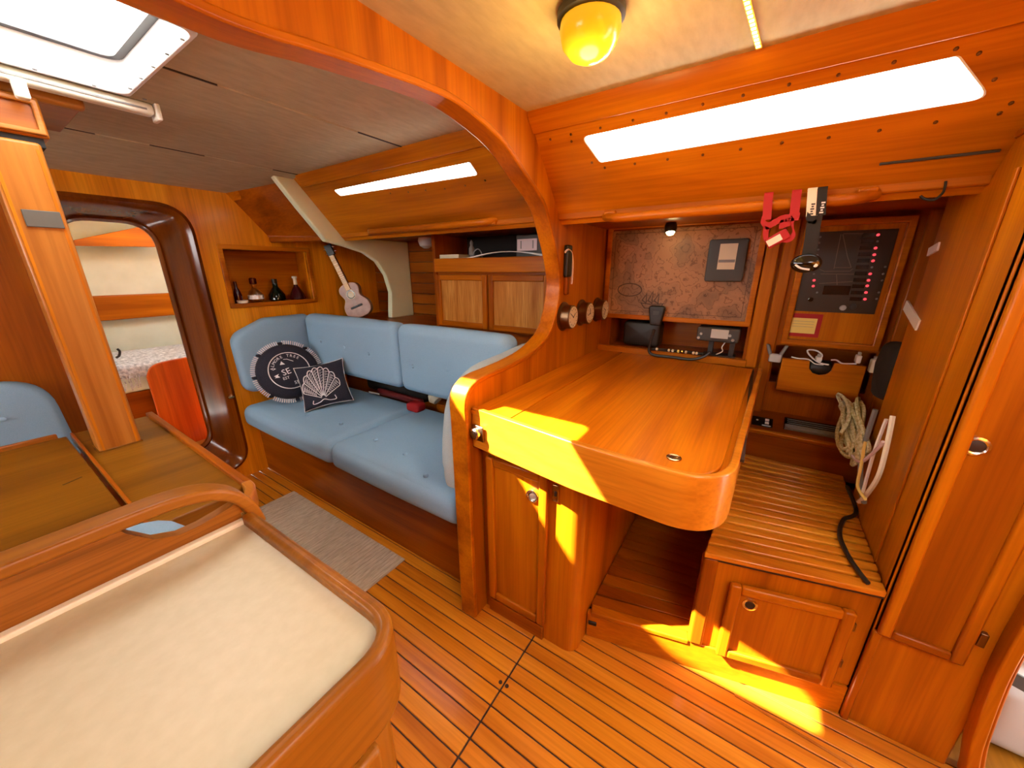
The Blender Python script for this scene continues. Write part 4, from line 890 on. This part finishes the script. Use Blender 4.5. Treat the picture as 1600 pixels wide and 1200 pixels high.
# ================================================================== SWITCH PANEL
sw = thing('switch_panel', 'framed electrical switch panel with red indicator lights', 'switch panel', (1.98, -.27, .98))
B(1.984, 2.0, -.43, -.11, .985, 1.48).build('door_board', 'teak_z', sw)
MB().strip([(-.43, .982), (-.108, .982), (-.108, 1.482), (-.43, 1.482)], 'x', 1.966, 2.0, -.001, -.026, True).build('frame', 'teak_y', sw, bevel=.005)
PX = 1.983
pnl = B(PX - .004, 1.985, -.386, -.134, 1.127, 1.437).build('panel', 'panel_black', sw, bevel=.001)
def pp_(px, py): return P(px, py, x=PX - .004)
zt = lambda x, y: (1160 + x / 5, 280 + y / 5)
for x, y in ((1060, 435), (1040, 538), (1030, 590), (1020, 638), (998, 740), (985, 790), (975, 833), (965, 885), (957, 937), (560, 790), (553, 835)):
    MB().lathe([(.005, 0), (.005, .003), (0, .005)], pp_(*zt(x, y)), (-1, 0, 0), 8).build('indicator', 'led_red', pnl)
for x, y in ((1055, 487), (1012, 688), (608, 452), (600, 498), (592, 550), (585, 595), (575, 640), (558, 740), (583, 885), (1115, 685), (1100, 740), (1090, 790), (1065, 885), (1048, 935)):
    MB().lathe([(.004, 0), (.003, .006), (0, .006)], pp_(*zt(x, y)), (-1, 0, 0), 8).build('toggle', 'grey', pnl)
for k in range(11):
    a = pp_(*zt(985 - k * 10, 436 + k * 50)); B(PX - .0055, PX - .004, a.y - .018, a.y + .018, a.z - .007, a.z + .007).build('name_plate', 'gloss_black', pnl)
for x, y in ((785, 1005), (865, 995)):
    MB().lathe([(.011, 0), (.009, .010), (0, .011)], pp_(*zt(x, y)), (-1, 0, 0), 14).build('dial_knob', 'light_grey' if x < 800 else 'dark_grey', pnl)
MB().lathe([(.009, 0), (.006, .001), (.006, .0002), (0, .0002)], pp_(*zt(533, 940)), (-1, 0, 0), 14).build('socket', 'gloss_black', pnl)
a = pp_(*zt(640, 830)); b_ = pp_(*zt(830, 905)); B(PX - .0055, PX - .004, b_.y, a.y, b_.z, a.z).build('meter', 'gloss_black', pnl)
yl = MB()
for seg_ in ([(770, 430), (735, 600), (715, 700)], [(785, 430), (820, 600), (850, 690)], [(790, 425), (945, 425)], [(715, 690), (850, 690)], [(605, 705), (640, 720), (840, 718), (862, 700)], [(610, 740), (870, 742)], [(735, 745), (740, 825)], [(600, 815), (860, 800)]):
    yl.tube([pp_(*zt(*q)) + V((-.0008, 0, 0)) for q in seg_], .0014, 4)
yl.build('yacht_outline', 'bezel_line', pnl)
nt = thing('sticky_note', 'yellow sticky note on a red card below the switch panel', 'note', (1.98, -.16, 1.05))
a = P(1235, 489, x=1.98); b_ = P(1278, 528, x=1.98)
B(1.9815, 1.984, b_.y, a.y, b_.z, a.z).build('card', 'red', nt)
a = P(1236, 496, x=1.98); b_ = P(1272, 522, x=1.98); B(1.979, 1.9815, b_.y, a.y, b_.z, a.z).build('note', 'sticky', nt)
for k in range(3): B(1.9784, 1.979, b_.y + .008, a.y - .01, a.z - .014 - k * .011, a.z - .013 - k * .011).build('writing', 'grey', nt)

# cubby tray with U notch, wires and plugs
cu = thing('cubby_tray', 'teak cubby with a U-shaped notch in its front board', 'tray', (1.96, -.26, .785))
fbp = [(-.40, .782), (-.128, .782), (-.128, .928), (-.222, .928), (-.226, .895), (-.240, .877), (-.262, .871), (-.284, .877), (-.298, .895), (-.302, .928), (-.40, .928)]
MB().prism(fbp, 'x', 1.936, 1.95).build('front_board', 'teak_y', cu, bevel=.002)
MB().box(1.95, 2.0, -.40, -.388, .782, .92).box(1.95, 2.0, -.14, -.128, .782, .92).box(1.95, 2.0, -.40, -.128, .782, .792).build('sides', 'red_y', cu)
props(MB().lathe([(.03, -.035), (.034, -.03), (.034, .03), (.03, .035), (0, .035)], (1.975, -.262, .895), (0, 1, 0), 14).build('black_torch', 'black'), 'black cylinder lying in the notched cubby', 'torch')
def cable(name, pts, r, m_, lab, plane, group=None, zmin=None):
    q = [P(x, y, **plane) for x, y in pts]
    if zmin is not None:
        for p in q: p.z = max(p.z, zmin)
    return props(MB().tube(catmull(q, 5), r, 6).build(name, m_), lab, 'cable', group)
za = lambda x, y: (1180 + x / 6, 520 + y / 6)
cable('white_cable', [za(*q) for q in ((590, 250), (620, 235), (625, 205), (580, 170), (510, 160), (490, 175), (520, 220), (600, 280), (690, 300))], .003, 'white', 'thin white cable looped above the notched cubby', dict(x=1.945))
cable('white_cable', [za(*q) for q in ((340, 225), (400, 240), (500, 250), (560, 290), (640, 300))], .0025, 'white', 'thin white cable lying along the rim of the cubby', dict(x=1.94))
cable('white_cable', [za(*q) for q in ((710, 255), (760, 255), (810, 285), (880, 290), (950, 290))], .0032, 'label_pink', 'pinkish white cable from the black torch to the white plug', dict(x=1.94))
def plug(px, py, lab, m_, hw, hh):
    c = P(px, py, x=1.95); root = thing('plug', lab, 'plug', (1.95, c.y, c.z - hh), group='plugs on the cubby rim')
    B(1.935, 1.972, c.y - hw, c.y + hw, c.z - hh, c.z + hh).build('body', m_, root, bevel=.004)
    B(1.942, 1.960, c.y - hw * .6, c.y + hw * .6, c.z + hh, c.z + hh + .012).build('neck', 'light_grey', root, bevel=.002)
plug(1341, 561, 'white plug on the rim of the cubby', 'white', .008, .016)
plug(1366, 572, 'cream plug adapter clipped beside the cubby', 'page', .013, .026)
plug(1279, 561, 'small white connector above the cubby notch', 'white', .010, .010)
c = P(1212, 552, x=1.97); hk = thing('clip_holder', 'grey plastic double clip fixed beside the switch panel', 'clip', (1.98, c.y, c.z - .03))
B(1.965, 1.986, c.y - .026, c.y + .022, c.z - .04, c.z - .004).build('base', 'light_grey', hk, bevel=.005)
for s_ in (-1, 1): MB().obox((1.975, c.y, c.z - .01), V((0, 1, 0)), V((0, s_ * .35, 1)).normalized(), (-1, 0, 0), s_ * .018 - .007, s_ * .018 + .007, 0, .05, -.008, .008).build('prong', 'grey', hk, bevel=.004)

# low shelf with stereo
sh = thing('side_shelf', 'low teak shelf with sloping panel behind the slatted bench', 'shelf', (1.93, -.22, .47))
B(1.868, 1.885, -.50, -.0, .45, .598).build('riser', 'red_y', sh, bevel=.003)
sA, sB_ = V((1.862, 0, .600)), V((2.0, 0, .660)); sdv = (sB_ - sA).normalized(); snv = V((-sdv.z, 0, sdv.x))
MB().obox(sA, (0, -1, 0), sdv, snv, -.0, .50, 0, (sB_ - sA).length + .01, -.015, 0).build('sloping_panel', 'red_y', sh)
MB().obox(sA, (0, -1, 0), sdv, snv, -.0, .50, -.006, .010, -.012, .010).build('nosing', 'teak_y', sh, bevel=.005)
def onS(px, py):
    r = R3 @ V((px - 800, py - 600, FPX)); t = (sA - CAM).dot(snv) / r.dot(snv); p = CAM + r * t; return (-p.y, (p - sA).dot(sdv))
sr = thing('car_stereo', 'slim grey and black stereo set into the sloping shelf panel', 'stereo', (1.93, -.3, .63))
u0, v0 = onS(1228, 672); u1, v1 = onS(1316, 686); u0, u1 = .185, .385
MB().obox(sA, (0, -1, 0), sdv, snv, u0, u1, .045, .115, -.01, .012).build('body', 'gloss_black', sr, bevel=.003)
MB().obox(sA, (0, -1, 0), sdv, snv, u0 + .002, u1 - .002, .043, .068, .0, .016).build('fascia', 'grey', sr, bevel=.003)
for k in range(3): MB().obox(sA, (0, -1, 0), sdv, snv, u0 + .01, u1 - .01, .076 + k * .012, .080 + k * .012, .010, .0135).build('slot', 'grey', sr)
ou = thing('outlet_panel', 'small black socket panel with white usb ports on the sloping shelf', 'socket', (1.93, -.11, .62))
MB().obox(sA, (0, -1, 0), sdv, snv, .065, .145, .035, .095, 0, .004).build('plate', 'gloss_black', ou, bevel=.002)
for k in (0, 1): MB().obox(sA, (0, -1, 0), sdv, snv, .115, .130, .052 + k * .020, .066 + k * .020, .004, .0055).build('port', 'white', ou)
MB().obox(sA, (0, -1, 0), sdv, snv, .105, .138, .040, .044, .004, .005).build('print_line', 'white', ou)
MB().lathe([(.005, 0), (0, .001)], sA + V((0, -.085, 0)) + sdv * .07 + snv * .0045, snv, 8).build('led', 'white', ou)

# ================================================================== GRAB RAILS
def grab(ya, yb, lab, dz):
    g = thing('grab_rail', lab, 'handrail', (1.42, (ya + yb) / 2, 1.49), group='teak grab rails under the windows')
    L = yb - ya; zz = 1.490 + dz; pts = [(1.438, yb, zz + .012), (1.418, yb - .03, zz + .004), (1.404, yb - .07, zz)] + [(1.402, yb - .07 - (L - .14) * k / 6, zz) for k in range(1, 6)] + [(1.404, ya + .07, zz), (1.418, ya + .03, zz + .004), (1.438, ya, zz + .012)]
    MB().tube(catmull(pts, 3), .0155, 10).build('bar', 'teak_y', g, smooth=60)
    for y in (ya + .02, yb - .02): B(1.418, 1.436, y - .022, y + .022, 1.490, 1.505).build('foot', 'teak_y', g, bevel=.006, seg=3)
grab(-.215, .53, 'long teak grab rail below the chart table window with straps hung on it', -.014)
grab(1.03, 1.93, 'teak grab rail below the settee window', .012)
# red head-lamp straps
rs = thing('red_head_torch', 'red webbing head-torch straps hanging from the grab rail', 'head torch', (1.39, 0, 1.36))
def web(parent, path, wdir, hw, m_, name='strap', th=.0012):
    path = [V(p) for p in path]; vs = []; wd = V(wdir)
    for p in path: vs += [p - wd * hw, p + wd * hw]
    nrm = V((-1, 0, 0)); k = len(path); vs2 = vs + [p + nrm * th for p in vs]
    fs = [(2 * i, 2 * i + 1, 2 * i + 3, 2 * i + 2) for i in range(k - 1)]; fs += [tuple(j + 2 * k for j in f[::-1]) for f in fs]
    for i in range(k - 1): fs += [(2 * i, 2 * i + 2, 2 * i + 2 + 2 * k, 2 * i + 2 * k), (2 * i + 1, 2 * i + 3, 2 * i + 3 + 2 * k, 2 * i + 1 + 2 * k)]
    return MB().add(vs2, fs).build(name, m_, parent, smooth=80)
XR = 1.378
S5 = lambda x, y: P(1180 + x / 9.23, 300 + y / 9.23, x=XR)
for xa, xb, yb_ in ((105, 245, 400), (505, 640, 320)):
    a = S5((xa + xb) / 2, 150); e_ = S5((xa + xb) / 2 - 10, yb_)
    web(rs, catmull([(1.415, a.y, 1.508), (1.395, a.y, 1.511), (1.3835, a.y, 1.498), (XR, e_.y, e_.z)], 3), (0, 1, 0), .011, 'red')
web(rs, catmull([S5(85, 400), S5(170, 490), S5(260, 450), S5(380, 390), S5(520, 370), S5(640, 350)], 4), (0, 0, 1), .010, 'red')
web(rs, catmull([S5(170, 500), S5(150, 600), S5(165, 720), S5(250, 740)], 4), (0, .8, .4), .009, 'red')
web(rs, catmull([S5(540, 360), S5(530, 480), S5(560, 600), S5(480, 690), S5(380, 700)], 4), (0, .6, .7), .008, 'red')
web(rs, catmull([S5(350, 470), S5(440, 450), S5(520, 420)], 4), (0, 0, 1), .012, 'red')
o1, o2 = S5(200, 740), S5(440, 610); ud = (o2 - o1).normalized(); vd = V((1, 0, 0)).cross(ud)
MB().obox((o1 + o2) / 2, ud, vd, (-1, 0, 0), -.028, .028, -.015, .015, -.012, .008).build('lamp_body', 'red', rs, bevel=.004)
MB().obox((o1 + o2) / 2 - ud * .004, ud, vd, (-1, 0, 0), -.022, .014, -.009, .009, .008, .0095).build('printed_label', 'page', rs)
# black strap torch
bs = thing('black_head_torch', 'black webbing head torch with printed band hanging from the grab rail', 'head torch', (1.39, -.09, 1.3))
for xa, yb_, m_ in ((800, 350, 'page'), (945, 330, 'blackfab')):
    a = S5(xa, 120); e_ = S5(xa, yb_)
    web(bs, catmull([(1.415, a.y, 1.508), (1.395, a.y, 1.512), (1.3835, a.y, 1.498), (XR, e_.y, e_.z)], 3), (0, 1, 0), .0105, m_)
    t_ = MB()
    for q in range(5): t_.box(XR - .0022, XR - .0014, e_.y - .004 + .002 * (q % 2), e_.y + .003 + .0015 * ((q + 1) % 2), e_.z + .004 + q * .0062, e_.z + .0075 + q * .0062)
    t_.build('print', 'black' if m_ == 'page' else 'white', bs, smooth=0, kind='stuff')
web(bs, catmull([S5(870, 340), S5(840, 480), S5(810, 700), S5(770, 930)], 4), (0, 1, 0), .016, 'blackfab')
web(bs, catmull([S5(930, 330), S5(880, 400), S5(800, 400), S5(740, 340)], 4), (0, 0, 1), .010, 'blackfab')
c = S5(730, 1030)
MB().slab([(c.y + math.cos(a) * .036, c.z + math.sin(a) * .026) for a in [2 * math.pi * k / 20 for k in range(20)]], .03, .01, lambda u, v, w_: (XR + .012 - w_, u, v), .006).build('lamp_body', 'gloss_black', bs)
MB().tube(catmull([S5(570, 1050) + V((-.02, 0, 0)), S5(650, 1100) + V((-.024, 0, 0)), S5(770, 1120) + V((-.02, 0, 0))], 4), .0028, 5).build('reflector_line', 'white', bs)
MB().lathe([(.006, 0), (.005, .008), (0, .009)], S5(860, 1060) + V((-.012, 0, 0)), (-1, 0, 0), 8).build('button', 'white', bs)

# ================================================================== CEILING LAMP AND LED STRIP
lc = V((.835, .365, CZ)); la = thing('dome_lamp', 'round ceiling lamp with glowing yellow glass dome', 'lamp', lc)
MB().lathe([(.062, 0), (.066, -.006), (.066, -.018), (.058, -.022)], lc, n=28).build('base', 'dark_grey', la)
MB().lathe([(.058, -.016), (.060, -.035), (.054, -.058), (.038, -.076), (.018, -.085), (0, -.087)], lc, n=28).build('dome', 'yellow_glass', la, smooth=80)
lt = bpy.data.lights.new('dome_glow', 'POINT'); lt.energy = 2.0; lt.color = (1, .7, .22); lt.shadow_soft_size = .06
lo_ = bpy.data.objects.new('dome_glow', lt); COL.objects.link(lo_); lo_.parent = la; lo_.location = (0, 0, -.15)
ls = thing('led_strip', 'yellow glowing LED strip stuck across the headliner', 'light strip', (1.0, .105, CZ))
a, b_ = V((.80, .125, CZ - .002)), V((1.172, .093, CZ - .002)); dl = (b_ - a).normalized()
MB().obox(a, dl, (-dl.y, dl.x, 0), (0, 0, -1), 0, (b_ - a).length, -.006, .006, -.001, .003).build('tape', 'sticky', ls)
for k in range(22): MB().obox(a + dl * (.012 + k * .0165), dl, (-dl.y, dl.x, 0), (0, 0, -1), -.004, .004, -.004, .004, .003, .0045).build('diode', 'ledstrip', ls)

# ================================================================== TALL LOCKER
tlk = thing('tall_locker', 'tall teak locker with panelled door and ring pull beside the slatted bench', 'cabinet', (1.4, -.55, 0))
LX, LY = 1.182, -.412
MB().prism([(LX, 0), (1.68, 0), (1.68, 1.495), (1.44, 1.495), (1.375, 1.57), (LX, 1.57)], 'y', LY - .02, LY).build('side_panel', 'gold_z', tlk, bevel=.002)
B(LX, LX + .02, -.632, LY, 0, 1.57).build('front_panel', 'teak_z', tlk, bevel=.004)
B(LX - .002, 1.40, -.618, LY + .004, 1.57, 1.585).build('top', 'teak_x', tlk, bevel=.003)
d = panel_door(tlk, (LX, LY - .006, .35), (0, -1, 0), (0, 0, 1), (-1, 0, 0), .158, 1.16, st=.026, th=.02)
ring_pull(d, P(1525, 697, x=LX - .012), (-1, 0, 0), .022)
for z in (.44, .95): B(LX - .014, LX, -.592, -.578, z - .02, z + .02).build('hinge', 'bronze', d, bevel=.002)
B(LX - .012, LX + .006, LY - .018, LY + .001, 0, .35).build('corner_bead', 'teak_z', tlk, bevel=.005)
MB().box(1.30, 1.315, LY, LY + .006, .48, 1.50).build('side_bead', 'teak_z', tlk, bevel=.002)
c = V((1.38, -.45, 1.585))
jr = thing('glass_jar', 'small glass jar with metal lid standing on the tall locker', 'jar', (1.30, -.44, 1.585))
MB().lathe([(.02, 0), (.022, .006), (.022, .05), (.016, .056)], (1.30, -.44, 1.585), n=14).build('glass', 'bottle_glass', jr)
MB().lathe([(.019, .05), (.019, .066), (0, .067)], (1.30, -.44, 1.585), n=14).build('lid', 'chrome', jr)
# paper tags on the recess edge
a = P(1425, 493, y=-.40)
props(MB().obox(P(1425, 494, y=-.409), V((-1, 0, -.28)).normalized(), V((-.28, 0, 1)).normalized(), (0, 1, 0), -.10, .075, -.016, .016, -.004, .0015).build('paper_tag', 'white'), 'white folded paper tag sticking out beside the tall locker', 'tag')
props(MB().obox(P(1459, 389, y=-.409), V((-1, 0, .2)).normalized(), V((.2, 0, 1)).normalized(), (0, 1, 0), -.04, .03, -.012, .012, -.004, .0015).build('paper_slip', 'label_pink'), 'small pale slip high beside the tall locker', 'tag')
# black bag hung in the corner
bb = MB().slab(roundpoly([(1.69, .86), (1.82, .84), (1.87, .98), (1.84, 1.05), (1.69, 1.06)], .04, 5), .07, .03, lambda u, v, w_: (u, -.47 + w_, v), .01).build('hanging_bag', 'blackfab'); props(bb, 'black bag hanging in the corner beside the tall locker', 'bag')
# rope and cable tangle
rp_ = thing('rope_coil', 'tangled pale green and cream rope coil in the corner by the tall locker', 'rope', (1.75, -.38, .66))
for k in range(14):
    c = V((1.76 + random.uniform(-.05, .05), -.375 + random.uniform(-.02, .03), .735 + random.uniform(-.035, .03))); ax, bx = .09 + random.random() * .06, .022 + random.random() * .025; ph = random.random() * 6
    MB().tube([c + V((math.cos(t) * ax, .012 * math.sin(2 * t + ph), math.sin(t + .4) * bx + math.cos(t) * .03)) for t in [2 * math.pi * i / 20 for i in range(20)]], .0065, 6, True).build('loop', 'rope', rp_)
cg = 'cables hanging beside the tall locker'
zb = lambda x, y: (1080 + x / 2.308, 680 + y / 2.308)
cable('grey_cable', [(1368, 640), (1352, 690), (1345, 725), (1345, 760), (1350, 785)], .008, 'grey', 'thick grey cable hanging down from the rope coil to the bench', dict(y=-.385), cg)
cable('cream_cable', [(1395, 650), (1385, 700), (1372, 745), (1352, 775), (1342, 784)], .007, 'page', 'cream cable curving down over the bench end', dict(y=-.38), cg)
cable('cream_cable', [(1385, 655), (1368, 700), (1356, 740), (1348, 770)], .005, 'white', 'white cable hanging beside the thick grey cable', dict(y=-.375), cg)
cable('cream_cable', [(1332, 690), (1330, 708), (1345, 722), (1372, 700), (1380, 690)], .005, 'label_pink', 'pinkish cable looped round the hanging bundle', dict(y=-.37), cg)
cable('yellow_cable', [(1352, 690), (1345, 730), (1340, 760), (1352, 780)], .0045, 'sticky', 'yellowish cord in the hanging cable bundle', dict(y=-.365), cg)
bkp = [(1348, 782), (1338, 800), (1318, 812), (1312, 835), (1322, 862), (1338, 888), (1356, 911)]
bq = [P(x, y, z=.489) for x, y in bkp]; bq[0].z = .53; bq[0].y = -.385
o = MB().tube(catmull(bq, 6), .0065, 7).build('black_cable', 'black'); props(o, 'black cable trailing across the slatted bench top', 'cable', cg)
cable('dangling_cord', [za(*q) for q in ()] or [(1478, 283), (1474, 300), (1460, 312), (1445, 311), (1438, 306)], .003, 'black', 'thin black cord drooping from the fiddle board by the tall locker', dict(x=1.43))
a = P(1398, 255, x=1.40)
props(MB().obox(SL(.31, -.20), (0, -1, 0), sd, sn, 0, .20, 0, .006, 0, .004).build('antenna_rod', 'dark_grey', bevel=.001), 'thin dark rod clipped below the chart table window', 'rod')

# ================================================================== AFT CABIN DOORWAY AND ITS CONTENTS
dp = [(-.628, 1.4), (-.628, .9)] + [(q.y - .014, q.z) for q in (P(x, y, x=1.15) for x, y in ((1600, 958), (1560, 1030), (1540, 1075), (1517, 1140), (1509, 1168), (1504, 1200)))] + [(-.66, .02)]
dpp = [(p.x, p.y) for p in catmull([(a, b, 0) for a, b in dp], 5)]
d2 = MB().strip(dpp, 'x', 1.140, 1.185, -.011, .011).build('door_2', 'teak_z', bevel=.010, seg=3); struct(d2, 'curved varnished frame of the aft cabin doorway')
MB().strip([(a - .02, b) for a, b in dpp], 'x', 1.165, 1.215, -.009, .009).build('inner_bead', 'red_z', d2, bevel=.004)
struct(B(1.19, 1.76, -1.6, -.61, -.003, .004).build('floor_aft', 'dining_x'), 'dark wooden sole of the aft cabin')
struct(B(1.75, 1.78, -1.6, -.61, 0, 1.5).build('wall_aft_cabin', 'cream'), 'pale lining of the aft cabin')
props(MB().cushion(1.30, 1.62, -1.05, -.70, .006, .24, .04, (.01, .01, .02)).build('white_bag', 'light_grey'), 'pale grey sack on the aft cabin floor behind the curved frame', 'bag')
props(B(1.36, 1.62, -1.0, -.80, .262, .40).build('cardboard_box', 'pale_x', bevel=.004), 'brown cardboard box stacked on the pale sack in the aft cabin', 'box')
props(MB().cushion(1.34, 1.62, -1.05, -.74, .402, .66, .04).build('cloth_bundle', 'offwhite'), 'cream cloth bundle on top of the cardboard box in the aft cabin', 'cloth')
props(MB().obox((1.285, -.69, .285), V((.1, -1, -.35)).normalized(), V((0, -.35, 1)).normalized(), (-1, 0, 0), 0, .28, -.02, .02, 0, .006).build('dark_strap', 'dark_grey', bevel=.002), 'dark webbing strap across the pale sack in the aft cabin', 'strap')
